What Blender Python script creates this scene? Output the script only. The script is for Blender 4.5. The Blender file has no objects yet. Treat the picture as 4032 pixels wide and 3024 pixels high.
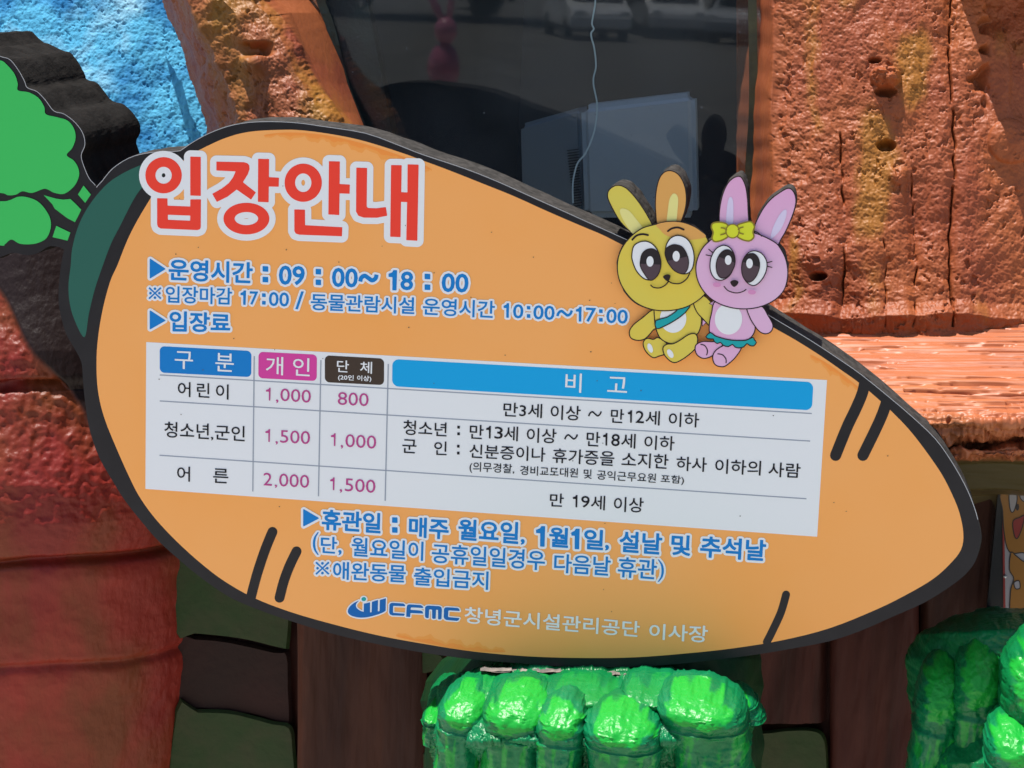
import bpy, math, random
import numpy as np
from mathutils import Vector, Matrix
from mathutils.geometry import tessellate_polygon

random.seed(7)
sc = bpy.context.scene
COL = sc.collection

# ------------------------------------------------------------------ camera
# World frame: the face of the sign is the plane y = 0, x to the right, z up.
FPX, CX, CY, DIST = 8020.0, 2016.0, 1512.0, 2.2       # 4032 x 3024 photograph
_ey = np.array([3260 - CX, -109 - CY, FPX]); _ey /= np.linalg.norm(_ey)
_a = np.array([1, 0.047, 0.0]); _ex = _a - (_a @ _ey) * _ey; _ex /= np.linalg.norm(_ex)
CM = np.stack([_ex, _ey, np.cross(_ex, _ey)], 1)      # world -> (right, down, forward)
CAMP = -DIST * CM[2]
cam_d = bpy.data.cameras.new('camera'); cam = bpy.data.objects.new('camera', cam_d)
COL.objects.link(cam); sc.camera = cam
cam_d.sensor_fit = 'HORIZONTAL'; cam_d.sensor_width = 36; cam_d.lens = 36 * FPX / 4032
cam_d.clip_start = 0.05; cam_d.clip_end = 500
cam.matrix_world = Matrix([[CM[0][i], -CM[1][i], -CM[2][i], CAMP[i]] for i in range(3)] + [[0, 0, 0, 1]])

# ------------------------------------------------------------------ sun, sky
SUN = Vector((-0.24, 0.007, 0.97)).normalized()
elev = math.asin(SUN.z)
w = bpy.data.worlds.new('World'); sc.world = w; w.use_nodes = True
nt = w.node_tree; bg = nt.nodes['Background']
sky = nt.nodes.new('ShaderNodeTexSky'); sky.sky_type = 'NISHITA'; sky.sun_disc = False
sky.sun_elevation = elev; sky.sun_rotation = math.atan2(SUN.x, SUN.y)
nt.links.new(sky.outputs[0], bg.inputs[0]); bg.inputs[1].default_value = 0.11
sl = bpy.data.lights.new('sun', 'SUN'); sl.energy = 5.0; sl.angle = math.radians(0.5); sl.color = (1, 0.95, 0.88)
so = bpy.data.objects.new('sun', sl); COL.objects.link(so)
so.rotation_euler = SUN.to_track_quat('Z', 'Y').to_euler(); so.location = SUN * 6
sc.view_settings.view_transform = 'Standard'; sc.view_settings.look = 'None'
sc.view_settings.exposure = 0.66; sc.view_settings.gamma = 1
sc.render.engine = 'CYCLES'; sc.cycles.max_bounces = 6; sc.cycles.use_denoising = True

# ------------------------------------------------------------------ helpers
def W(px, py, y=0.0, lean=0.0, zr=0.0):
    """point of the vertical (or leaning) plane at depth y seen at a photograph pixel; arrays welcome"""
    px, py, y = np.broadcast_arrays(np.asarray(px, float), np.asarray(py, float), np.asarray(y, float))
    dx, dy = px - CX, py - CY
    d = [dx * CM[0][i] + dy * CM[1][i] + FPX * CM[2][i] for i in range(3)]
    t = (y - lean * zr + lean * CAMP[2] - CAMP[1]) / (d[1] - lean * d[2])
    return np.stack([CAMP[i] + d[i] * t for i in range(3)], -1)

def U(*pts):   # 2212-wide readings -> photograph pixels
    return [(x * 1.82278, y * 1.82278) for x, y in pts]

def Z(ox, oy, k, pts):
    return [(ox + x / k, oy + y / k) for x, y in pts]

def srgb(r, g, b):
    f = lambda c: (c / 255 / 12.92) if c <= 10.3 else ((c / 255 + 0.055) / 1.055) ** 2.4
    return (f(r), f(g), f(b), 1)

def rgb(t):
    return (t[0], t[1], t[2], 1)

def mat(name, color, rough=0.5, c2=None, scale=8, c3=None, bump=0, bscale=60, stretch=(1, 1, 1), spec=0.5, coat=0, metal=0, detail=4, lo=.4, hi=.62):
    m = bpy.data.materials.new(name); m.use_nodes = True
    n = m.node_tree; b = n.nodes['Principled BSDF']; L = n.links.new
    b.inputs['Roughness'].default_value = rough; b.inputs['Specular IOR Level'].default_value = spec
    b.inputs['Coat Weight'].default_value = coat; b.inputs['Metallic'].default_value = metal
    b.inputs['Base Color'].default_value = rgb(color)
    tc = n.nodes.new('ShaderNodeTexCoord'); mp = n.nodes.new('ShaderNodeMapping'); mp.inputs['Scale'].default_value = stretch
    L(tc.outputs['Object'], mp.inputs[0])
    cur = None
    if c2 is not None:
        for k, c in enumerate([c2] + ([c3] if c3 is not None else [])):
            nz = n.nodes.new('ShaderNodeTexNoise'); nz.inputs['Scale'].default_value = scale * (1, 2.3)[k]
            nz.inputs['Detail'].default_value = detail; nz.noise_dimensions = '4D'; nz.inputs['W'].default_value = 3.7 * k + len(name)
            L(mp.outputs[0], nz.inputs['Vector'])
            rp = n.nodes.new('ShaderNodeValToRGB'); rp.color_ramp.elements[0].position = lo; rp.color_ramp.elements[1].position = hi
            L(nz.outputs['Fac'], rp.inputs[0])
            mx = n.nodes.new('ShaderNodeMix'); mx.data_type = 'RGBA'
            L(rp.outputs[0], mx.inputs['Factor'])
            if cur is None: mx.inputs['A'].default_value = rgb(color)
            else: L(cur, mx.inputs['A'])
            mx.inputs['B'].default_value = rgb(c); cur = mx.outputs['Result']
        L(cur, b.inputs['Base Color'])
    if bump:
        nz = n.nodes.new('ShaderNodeTexNoise'); nz.inputs['Scale'].default_value = bscale; nz.inputs['Detail'].default_value = 5
        L(mp.outputs[0], nz.inputs['Vector'])
        bp = n.nodes.new('ShaderNodeBump'); bp.inputs['Strength'].default_value = 1; bp.inputs['Distance'].default_value = bump
        L(nz.outputs['Fac'], bp.inputs['Height']); L(bp.outputs[0], b.inputs['Normal'])
    return m

def attr_mat(name, ca, cb, rough=0.5, c2=None, scale=10, bump=0, bscale=80, spec=0.5, attr='paint', stretch=(1, 1, 1)):
    """two paints mixed by a per-vertex brush mask, over a noisy second tone"""
    m = mat(name, ca, rough, c2, scale, bump=bump, bscale=bscale, spec=spec, stretch=stretch)
    n = m.node_tree; b = n.nodes['Principled BSDF']; L = n.links.new
    at = n.nodes.new('ShaderNodeAttribute'); at.attribute_name = attr
    mx = n.nodes.new('ShaderNodeMix'); mx.data_type = 'RGBA'
    L(at.outputs['Fac'], mx.inputs['Factor'])
    if b.inputs['Base Color'].is_linked: L(b.inputs['Base Color'].links[0].from_socket, mx.inputs['A'])
    else: mx.inputs['A'].default_value = rgb(ca)
    mx.inputs['B'].default_value = rgb(cb); L(mx.outputs['Result'], b.inputs['Base Color'])
    return m

def tag(o, label=None, cat=None, group=None, kind=None):
    for k, v in (('label', label), ('category', cat), ('group', group), ('kind', kind)):
        if v: o[k] = v
    return o

def mesh_obj(name, verts, faces, mats, parent=None, smooth=False, midx=None):
    me = bpy.data.meshes.new(name); me.from_pydata([tuple(v) for v in verts], [], faces)
    for m in (mats if isinstance(mats, (list, tuple)) else [mats]): me.materials.append(m)
    if midx is not None: me.polygons.foreach_set('material_index', midx)
    if smooth: me.polygons.foreach_set('use_smooth', [True] * len(faces))
    me.update()
    o = bpy.data.objects.new(name, me); COL.objects.link(o)
    if parent: o.parent = parent
    return o

def empty(name, label, cat, loc=(0, 0, 0), group=None):
    o = bpy.data.objects.new(name, None); COL.objects.link(o)
    o.empty_display_size = 0.1
    tag(o, label, cat, group); return o

def smooth_loop(pts, n=6, closed=True):
    P = [np.array(p, float) for p in pts]; N = len(P); out = []
    for i in range(N if closed else N - 1):
        if closed: a, b, c, d = P[i - 1], P[i], P[(i + 1) % N], P[(i + 2) % N]
        else: a, b, c, d = P[max(i - 1, 0)], P[i], P[i + 1], P[min(i + 2, N - 1)]
        for k in range(n):
            t = k / n
            out.append(0.5 * (2 * b + (c - a) * t + (2 * a - 5 * b + 4 * c - d) * t * t + (3 * b - a - 3 * c + d) * t ** 3))
    if not closed: out.append(P[-1])
    return out

def ellipse(cx, cy, rx, ry, rot=0, n=40):
    c, s = math.cos(math.radians(rot)), math.sin(math.radians(rot))
    return [(cx + rx * math.cos(a) * c - ry * math.sin(a) * s, cy + rx * math.cos(a) * s + ry * math.sin(a) * c)
            for a in [2 * math.pi * i / n for i in range(n)]]

LAYER = 0.00016
class Print:
    """flat vinyl shapes traced in photograph pixels and laid on the plane y"""
    def __init__(s, y=0.0): s.v = []; s.f = []; s.m = []; s.mats = []; s.y = y
    def _mi(s, m):
        if m not in s.mats: s.mats.append(m)
        return s.mats.index(m)
    def tris(s, pts, faces, m, layer):
        b = len(s.v); P = W([p[0] for p in pts], [p[1] for p in pts], s.y - layer * LAYER)
        s.v += [tuple(p) for p in P]; s.f += [tuple(b + i for i in f) for f in faces]; s.m += [s._mi(m)] * len(faces)
    def fill(s, loops, m, layer):
        if not isinstance(loops[0][0], (tuple, list, np.ndarray)): loops = [loops]
        vl = [[Vector((p[0], p[1], 0)) for p in l] for l in loops]
        flat = [p for l in loops for p in l]
        s.tris(flat, [tuple(t) for t in tessellate_polygon(vl)], m, layer)
    def stroke(s, pts, width, m, layer, closed=False, caps=True):
        P = np.array(pts, float); n = len(P)
        if closed: T = np.roll(P, -1, 0) - np.roll(P, 1, 0)
        else: T = np.gradient(P, axis=0)
        T /= np.maximum(np.linalg.norm(T, axis=1), 1e-9)[:, None]
        N = np.stack([-T[:, 1], T[:, 0]], 1) * width / 2
        vs = list(P + N) + list(P - N); fs = [(i, (i + 1) % n, n + (i + 1) % n, n + i) for i in range(n if closed else n - 1)]
        if caps and not closed:
            for e, sg in ((0, 1), (n - 1, -1)):
                a0 = math.atan2(N[e][1], N[e][0]); b = len(vs)
                vs += [P[e] + width / 2 * np.array([math.cos(a0 + sg * math.pi * k / 8), math.sin(a0 + sg * math.pi * k / 8)]) for k in range(9)]
                fs.append(tuple(range(b, b + 9)))
        s.tris(vs, fs, m, layer)
    def build(s, name, parent=None): return mesh_obj(name, s.v, s.f, s.mats, parent, midx=s.m)

def perlin(x, y, seed=0):
    rs = np.random.RandomState(seed); g = rs.rand(256) * 2 * np.pi; pm = rs.permutation(256)
    gx, gy = np.cos(g), np.sin(g)
    xi = np.floor(x).astype(int); yi = np.floor(y).astype(int); xf = x - xi; yf = y - yi
    u = xf * xf * xf * (xf * (xf * 6 - 15) + 10); v = yf * yf * yf * (yf * (yf * 6 - 15) + 10)
    def gr(i, j):
        h = pm[(pm[(xi + i) & 255] + yi + j) & 255]
        return gx[h] * (xf - i) + gy[h] * (yf - j)
    a = gr(0, 0) * (1 - u) + gr(1, 0) * u; b = gr(0, 1) * (1 - u) + gr(1, 1) * u
    return (a * (1 - v) + b * v) * 1.4
def fbm(x, y, o=4, seed=0):
    return sum(perlin(x * 2 ** k, y * 2 ** k, seed + k) * .5 ** k for k in range(o))
def sst(a, b, x):
    t = np.clip((x - a) / (b - a), 0, 1); return t * t * (3 - 2 * t)

def sheet(name, P, disp, m, parent=None, attrs=None):
    """a relief surface: grid of points pushed along its own normals"""
    du = np.gradient(P, axis=1); dv = np.gradient(P, axis=0)
    N = np.cross(du, dv); N /= np.maximum(np.linalg.norm(N, axis=2), 1e-12)[..., None]
    if N[..., 1].mean() > 0: N = -N
    Q = P + N * disp[..., None]
    nv, nu = disp.shape
    me = bpy.data.meshes.new(name); me.vertices.add(nv * nu); me.vertices.foreach_set('co', Q.reshape(-1).astype(np.float32))
    i = np.arange(nv * nu).reshape(nv, nu)
    q = np.stack([i[:-1, :-1], i[1:, :-1], i[1:, 1:], i[:-1, 1:]], -1).reshape(-1, 4)
    nf = len(q); me.loops.add(nf * 4); me.loops.foreach_set('vertex_index', q.reshape(-1).astype(np.int32))
    me.polygons.add(nf); me.polygons.foreach_set('loop_start', np.arange(0, nf * 4, 4, dtype=np.int32))
    me.update(calc_edges=True); me.polygons.foreach_set('use_smooth', np.ones(nf, bool))
    for k, a in (attrs or {}).items():
        at = me.attributes.new(k, 'FLOAT', 'POINT'); at.data.foreach_set('value', a.reshape(-1).astype(np.float32))
    me.materials.append(m); me.validate()
    o = bpy.data.objects.new(name, me); COL.objects.link(o)
    if parent: o.parent = parent
    return o

def slab(name, loop, y0, y1, m, parent=None, seg=1, rough=0.0, side_mat=None):
    """a traced outline with real thickness from y0 (front) to y1; the loop is read at the front plane"""
    A = W([p[0] for p in loop], [p[1] for p in loop], y0); n = len(A)
    ar = sum(A[i][0] * A[(i + 1) % n][2] - A[(i + 1) % n][0] * A[i][2] for i in range(n))
    if ar < 0: A = A[::-1]
    T = np.roll(A, -1, 0) - np.roll(A, 1, 0); T /= np.maximum(np.linalg.norm(T, axis=1), 1e-9)[:, None]
    NN = np.stack([T[:, 2], 0 * T[:, 0], -T[:, 0]], 1)
    rs = np.random.RandomState(len(name) + n); v = []
    for k in range(seg + 1):
        t = k / seg; o = 0 if k == 0 else rough
        jj = (np.convolve(rs.randn(n), np.ones(3) / 3, 'same') * o + (rough * 1.2 * math.sin(k * 2.1) if k else 0))
        B = A + NN * jj[:, None]; B[:, 1] = y0 + (y1 - y0) * t; v += [tuple(p) for p in B]
    f = []; mi = []
    for k in range(seg):
        for i in range(n):
            j = (i + 1) % n; f.append((k * n + i, k * n + j, (k + 1) * n + j, (k + 1) * n + i)); mi.append(1 if side_mat else 0)
    lp = [Vector((p[0], p[2], 0)) for p in A]
    for t in tessellate_polygon([lp]): f.append(tuple(t)); mi.append(0)
    lp = [Vector((p[0], p[2], 0)) for p in v[seg * n:]]
    for t in tessellate_polygon([lp]): f.append(tuple(seg * n + q for q in t)); mi.append(1 if side_mat else 0)
    o = mesh_obj(name, v, f, [m] + ([side_mat] if side_mat else []), parent, midx=mi)
    import bmesh
    bm = bmesh.new(); bm.from_mesh(o.data); bmesh.ops.recalc_face_normals(bm, faces=bm.faces); bm.to_mesh(o.data); bm.free()
    return o

# ------------------------------------------------------------------ signed-distance lettering
def sdf_mesh(segs, off, cell):
    """outline segments (n,2,2) grown by off -> vertices, faces of one clean flat sheet"""
    S = np.asarray(segs, float); R = off + 2.5 * cell
    x0, y0 = S[..., 0].min() - R, S[..., 1].min() - R
    nx = int((S[..., 0].max() + R - x0) / cell) + 2; ny = int((S[..., 1].max() + R - y0) / cell) + 2
    X = x0 + np.arange(nx) * cell; Y = y0 + np.arange(ny) * cell
    D = np.full((ny, nx), R); par = np.zeros((ny, nx), bool)
    for (ax, ay), (bx, by) in S:
        i0 = max(int((min(ax, bx) - R - x0) / cell), 0); i1 = int((max(ax, bx) + R - x0) / cell) + 2
        j0 = max(int((min(ay, by) - R - y0) / cell), 0); j1 = int((max(ay, by) + R - y0) / cell) + 2
        gx = X[i0:i1][None, :] - ax; gy = Y[j0:j1][:, None] - ay
        ex, ey = bx - ax, by - ay; l2 = ex * ex + ey * ey + 1e-12
        t = np.clip((gx * ex + gy * ey) / l2, 0, 1)
        d = np.hypot(gx - t * ex, gy - t * ey)
        np.minimum(D[j0:j1, i0:i1], d, out=D[j0:j1, i0:i1])
        if ay != by:
            lo, hi = (ay, by) if ay < by else (by, ay)
            ja = int(np.searchsorted(Y, lo)); jb = int(np.searchsorted(Y, hi))
            for j in range(ja, jb):
                xi = ax + (Y[j] - ay) / (by - ay) * ex
                par[j, int(np.searchsorted(X, xi)):] ^= True
    F = off - np.where(par, -D, D)
    F[np.abs(F) < 1e-4] = 1e-4
    ins = F > 0; verts = []; idx = {}; faces = []
    def vid(key, p):
        k = idx.get(key)
        if k is None: k = idx[key] = len(verts); verts.append(p)
        return k
    c = ins[:-1, :-1].astype(int) + ins[:-1, 1:] + ins[1:, :-1] + ins[1:, 1:]
    full = c == 4
    for j in range(ny - 1):
        row = full[j]
        if row.any():
            e = np.flatnonzero(np.diff(np.concatenate([[0], row.astype(int), [0]])))
            for a, b in zip(e[::2], e[1::2]):
                faces.append((vid((a, j), (X[a], Y[j])), vid((b, j), (X[b], Y[j])), vid((b, j + 1), (X[b], Y[j + 1])), vid((a, j + 1), (X[a], Y[j + 1]))))
    for j, i in zip(*np.nonzero((c > 0) & (c < 4))):
        cs = ((i, j), (i + 1, j), (i + 1, j + 1), (i, j + 1)); poly = []
        for k in range(4):
            a, b = cs[k], cs[(k + 1) % 4]; fa, fb = F[a[1], a[0]], F[b[1], b[0]]
            if fa > 0: poly.append(vid(a, (X[a[0]], Y[a[1]])))
            if (fa > 0) != (fb > 0):
                t = fa / (fa - fb); lo = min(a, b)
                poly.append(vid(('e', lo, a[0] == b[0]), (X[a[0]] + (X[b[0]] - X[a[0]]) * t, Y[a[1]] + (Y[b[1]] - Y[a[1]]) * t)))
        if len(poly) > 2: faces.append(tuple(poly))
    return verts, faces

def loop_segs(loop):
    return [(tuple(loop[i]), tuple(loop[(i + 1) % len(loop)])) for i in range(len(loop))]

_glyph = {}
def glyph_segs(texts):
    todo = [t for t in dict.fromkeys(texts) if t not in _glyph]; obs = []
    for t in todo:
        cu = bpy.data.curves.new('tmp', 'FONT'); cu.body = t; cu.size = 100; cu.resolution_u = 3
        o = bpy.data.objects.new('tmp', cu); COL.objects.link(o); obs.append(o)
    dg = bpy.context.evaluated_depsgraph_get()
    for t, o in zip(todo, obs):
        me = bpy.data.meshes.new_from_object(o.evaluated_get(dg))
        cnt = {}
        for p in me.polygons:
            for e in p.edge_keys: cnt[e] = cnt.get(e, 0) + 1
        co = [(v.co.x, -v.co.y) for v in me.vertices]
        _glyph[t] = np.array([(co[a], co[b]) for (a, b), k in cnt.items() if k == 1])
        bpy.data.meshes.remove(me)
    for o in obs:
        cu = o.data; bpy.data.objects.remove(o); bpy.data.curves.remove(cu)

def lean_at(x): return -0.0055 + (x - 574) / (3237 - 574) * (-0.0572)
def place(seg, q, shrink=0):
    """stretch a word's ink box onto (xl, xr, topl, topr, botl, botr)"""
    xl, xr, tl, tr, bl, br = q; xl += shrink; xr -= shrink; tl += shrink; tr += shrink; bl -= shrink; br -= shrink
    mn = seg.reshape(-1, 2).min(0); mx = seg.reshape(-1, 2).max(0)
    uv = (seg - mn) / (mx - mn); u, v = uv[..., 0], uv[..., 1]
    y = (tl + (tr - tl) * u) * (1 - v) + (bl + (br - bl) * u) * v
    x = xl + (xr - xl) * u; ym = (tl + (tr - tl) * u + bl + (br - bl) * u) / 2
    return np.stack([x + lean_at(x) * (y - ym), y], -1)

# ------------------------------------------------------------------ materials
PR = dict(rough=0.5, spec=0.2)
M_white = mat('vinyl_white', (.78, .80, .82), **PR)
M_orange = mat('vinyl_orange', (.92, .41, .12), c2=(.92, .38, .09), scale=5, lo=.45, hi=.75, **PR)
M_black = mat('vinyl_black', (.008, .008, .012), rough=.36, spec=.26, c2=(.011, .011, .015), scale=30, bump=.0004, bscale=25)
M_dgreen = mat('vinyl_dark_green', (.022, .118, .088), **PR)
M_lgreen = mat('vinyl_leaf_green', (.045, .52, .11), **PR)
M_red = mat('vinyl_red', (.88, .055, .032), **PR)
M_blue = mat('vinyl_blue', (.002, .20, .58), **PR)
M_azure = mat('vinyl_azure', (.001, .36, .74), **PR)
M_pinkbox = mat('vinyl_magenta', (.66, .055, .33), **PR)
M_pinktx = mat('ink_pink', (.48, .06, .25), **PR)
M_brown = mat('vinyl_brown', (.055, .036, .026), **PR)
M_ink = mat('ink_black', (.007, .007, .012), **PR)
M_rule = mat('ink_grey', (.30, .34, .41), **PR)
M_teal = mat('vinyl_teal', (.01, .36, .38), **PR)
M_logo = mat('ink_logo_blue', (.003, .13, .44), **PR)
M_line = mat('ink_outline', (.022, .012, .014), **PR)
M_yel = mat('vinyl_yellow', (.68, .58, .10), c2=(.74, .57, .075), scale=9, **PR)
M_yel2 = mat('vinyl_pale_yellow', (.78, .72, .26), **PR)
M_oear = mat('vinyl_orange_ear', (.72, .37, .10), **PR)
M_pink = mat('vinyl_pink', (.72, .47, .66), c2=(.74, .39, .62), scale=6, **PR)
M_pink2 = mat('vinyl_lilac', (.68, .60, .80), **PR)
M_cheek = mat('vinyl_cheek', (.66, .27, .50), **PR)
M_bow = mat('vinyl_bow', (.66, .70, .035), **PR)
M_bowl = mat('ink_olive', (.25, .19, .025), **PR)
M_pup1 = mat('ink_pupil', (.022, .017, .021), **PR)
M_pup2 = mat('ink_pupil_low', (.085, .055, .068), **PR)
M_foam = mat('foam_edge', (.036, .033, .030), rough=.9, spec=.12, c2=(.022, .021, .019), scale=60, c3=(.055, .05, .046), bump=.001, bscale=220)
M_foam2 = mat('foam_dark', (.016, .0145, .013), rough=.95, spec=.08, c2=(.010, .009, .008), scale=40, bump=.0014, bscale=180)

# ------------------------------------------------------------------ the carrot sign
sign = empty('carrot_sign', 'large orange carrot-shaped admission sign with green leaves, black rim and Korean price table', 'sign')

board_px = [(380, 737), (405, 709), (443, 664), (506, 623), (570, 604), (633, 598), (700, 595), (718, 588), (759, 560), (823, 525), (899, 497), (981, 482),
            (1076, 479), (1171, 484), (1266, 497), (1440, 525), (1580, 576), (1662, 608), (1833, 665), (1959, 715), (2086, 772), (2213, 829),
            (2339, 886), (2466, 943), (2600, 1002), (2740, 1075), (2880, 1150), (3012, 1232), (3183, 1335), (3290, 1405), (3391, 1475), (3512, 1573), (3594, 1643),
            (3683, 1728), (3746, 1816), (3797, 1905), (3828, 1975), (3850, 2045), (3860, 2120), (3848, 2192), (3816, 2246), (3759, 2297), (3645, 2370),
            (3518, 2427), (3391, 2483), (3265, 2525), (3107, 2556), (2974, 2578), (2822, 2597), (2660, 2615), (2490, 2626), (2313, 2626),
            (2186, 2623), (2028, 2610), (1870, 2597), (1680, 2572), (1490, 2537), (1300, 2493), (1108, 2433), (949, 2373), (867, 2328),
            (759, 2249), (633, 2139), (570, 2069), (494, 1974), (443, 1893), (392, 1804), (354, 1697), (335, 1583), (326, 1488), (320, 1425),
            (291, 1368), (259, 1311), (234, 1216), (231, 1140), (240, 1045), (258, 965), (290, 880), (330, 800)]
board = smooth_loop(board_px, 3)
slab('foam_board', board, 0.0, 0.066, M_black, sign, seg=9, rough=.0007, side_mat=M_foam)
# light catching the upper rim, drawn as a pale stroke
p = Print(); p.stroke(board[:112], 2.6, mat('vinyl_cut_edge', (.42, .43, .45), rough=.3), 2.5)
p.build('rim_highlight', sign)

leaf_px = Z(0, 0, 1.58, [(-260, 310), (-120, 300), (0, 350), (60, 370), (110, 430), (150, 500), (170, 545), (230, 570), (280, 620), (335, 690), (400, 710), (470, 765),
                         (515, 830), (528, 900), (505, 965), (520, 1030), (555, 1110), (600, 1168), (590, 1250), (500, 1400), (440, 1540), (405, 1640),
                         (400, 1555), (310, 1532), (240, 1572), (170, 1588), (80, 1573), (0, 1600), (-100, 1620), (-260, 1560)])
leaf = smooth_loop(leaf_px, 4)
slab('leaf_board', leaf, 0.0008, 0.185, M_black, sign, seg=12, rough=.0006, side_mat=M_foam2)
p = Print(); p.stroke(leaf[8:68], 2.4, bpy.data.materials['vinyl_cut_edge'], 2.5); p.build('leaf_rim_highlight', sign)  # highlight on the leaf rim, painted the same way
def zf(pts, n=5): return smooth_loop(Z(0, 0, 1.58, pts), n)
p = Print()
p.fill(zf([(-240, 400), (-100, 370), (0, 375), (40, 400), (90, 460), (110, 520), (112, 562), (180, 575), (240, 610), (275, 665), (285, 710), (350, 728), (420, 750), (460, 800), (470, 860),
           (450, 920), (415, 965), (460, 1000), (488, 1050), (490, 1100), (460, 1160), (400, 1205), (340, 1200), (300, 1180), (270, 1175), (200, 1200), (140, 1190), (100, 1210), (50, 1215), (0, 1200), (-240, 1190)]), M_lgreen, 1)
p.build('leaf', sign)
p = Print()
p.fill(zf([(-240, 1240), (0, 1252), (60, 1245), (110, 1225), (160, 1225), (230, 1250), (280, 1300), (312, 1360), (315, 1420), (290, 1480), (240, 1510), (180, 1520), (120, 1515), (70, 1490), (30, 1520), (0, 1527), (-240, 1500)]), M_lgreen, 1)
p.build('leaf', sign)
p = Print(); p.fill(Z(0, 0, 1.58, [(272, 1214), (310, 1225), (350, 1236), (395, 1242), (438, 1238), (470, 1268), (505, 1305), (486, 1345), (466, 1382), (420, 1358), (340, 1298), (325, 1270)]), M_lgreen, 1)
p.build('leaf_stalk', sign)
for q in ([(520, 1155), (565, 1210), (530, 1262), (485, 1210)], [(350, 1405), (438, 1447), (420, 1497), (327, 1475)]):
    p = Print(); p.fill(Z(0, 0, 1.58, q), M_lgreen, 1); p.build('leaf_stalk', sign)

p = Print()
p.fill(smooth_loop([(278, 1050), (285, 975), (310, 886), (354, 804), (418, 728), (481, 684), (557, 649), (640, 625), (640, 690), (590, 715), (538, 766), (468, 899), (437, 960), (405, 1045), (373, 1140), (350, 1235), (332, 1328), (291, 1254), (273, 1184), (270, 1115)], 5), M_dgreen, 1)
p.build('carrot_cap', sign)
p = Print()
p.fill(smooth_loop([(700, 650), (760, 605), (800, 583), (886, 544), (981, 519), (1108, 511), (1200, 514), (1327, 532), (1440, 557), (1580, 601), (1668, 633), (1770, 671), (1896, 721), (2023, 772), (2149, 829),
        (2276, 884), (2371, 924), (2453, 965), (2600, 1035), (2750, 1115), (2900, 1205), (3043, 1288), (3138, 1342), (3233, 1402), (3315, 1459), (3385, 1509), (3467, 1579), (3518, 1627), (3581, 1693), (3645, 1775),
        (3708, 1867), (3750, 1949), (3778, 2020), (3793, 2100), (3784, 2164), (3740, 2221), (3676, 2278), (3581, 2335), (3455, 2398), (3265, 2474), (3075, 2522), (2885, 2553), (2700, 2573), (2503, 2588), (2313, 2591),
        (2091, 2585), (1870, 2566), (1680, 2537), (1490, 2502), (1300, 2455), (1139, 2408), (1000, 2354), (886, 2290), (791, 2218), (696, 2132), (614, 2045), (557, 1968), (519, 1899), (462, 1773), (411, 1646),
        (386, 1539), (380, 1431), (386, 1330), (405, 1216), (434, 1108), (462, 1045), (500, 949), (538, 873), (592, 782), (640, 710)], 4), M_orange, 1)
p.build('carrot_face', sign)
M_st1 = mat('bleed_orange', (.90, .35, .075), **PR); M_st2 = mat('bleed_orange_deep', (.90, .30, .055), **PR)
for pts in ([(1040, 536), (1130, 531), (1240, 538), (1330, 553), (1440, 580), (1560, 618), (1660, 655), (1700, 672)], [(3190, 1402), (3260, 1444), (3330, 1495), (3395, 1545)], [(1560, 2500), (1680, 2522), (1800, 2544), (1900, 2556), (1990, 2562)], [(2660, 1086), (2760, 1140), (2860, 1200)]):
    L_ = np.array(smooth_loop(pts, 8, False)); n = len(L_); k = np.arange(n)
    for wd, m_, ly in ((30, M_st1, 1.2), (16, M_st2, 1.4)):
        env = np.sin(np.pi * (k + .5) / n) ** .5 * (1 + .35 * np.sin(k * .9) + .2 * np.sin(k * 2.3)); up = L_ + np.stack([0 * env, -12 * np.sin(np.pi * (k + .5) / n) ** .3], 1) * (1 if pts[0][1] < 2000 else -1)
        dn = up + np.stack([0 * env, wd * env], 1) * (1 if pts[0][1] < 2000 else -1); p = Print(); p.tris([tuple(q) for q in list(up) + list(dn)], [(i, i + 1, n + i + 1, n + i) for i in range(n - 1)], m_, ly); p.build('ink_bleed', sign)
rs0 = np.random.RandomState(5); p = Print(); M_sp = mat('dirt', (.10, .07, .05), rough=.9)
for k in range(70):
    q = (rs0.uniform(620, 3600), rs0.uniform(620, 2480)); t_ = (q[0] - 620) / 2980
    if q[1] < 560 + 900 * t_ ** 1.3 or q[1] > 2500 - 600 * abs(2 * t_ - 1) ** 2: continue
    p.fill(ellipse(q[0], q[1], rs0.uniform(1.2, 3.2), rs0.uniform(1.2, 2.6), n=7), M_sp, 6)
o_ = p.build('dirt_specks', sign); o_['kind'] = 'stuff'
for pts, wd in ((Z(2632, 1000, 1.58, [(1222, 800), (1205, 870), (1165, 965), (1110, 1080), (1040, 1253)]), 44),
                (Z(2632, 1000, 1.58, [(1356, 925), (1330, 1000), (1285, 1100), (1210, 1253)]), 44),
                (Z(0, 1974, 1.58, [(1695, 190), (1650, 300), (1600, 450), (1560, 600)]), 39),
                (Z(0, 1974, 1.58, [(1845, 311), (1800, 405), (1765, 500), (1739, 600)]), 39),
                (Z(2632, 1974, 1.58, [(732, 580), (700, 690), (650, 800), (612, 875)]), 31)):
    p = Print(); p.stroke(smooth_loop(pts, 6, False), wd, M_black, 2); p.build('carrot_stripe', sign)

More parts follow.
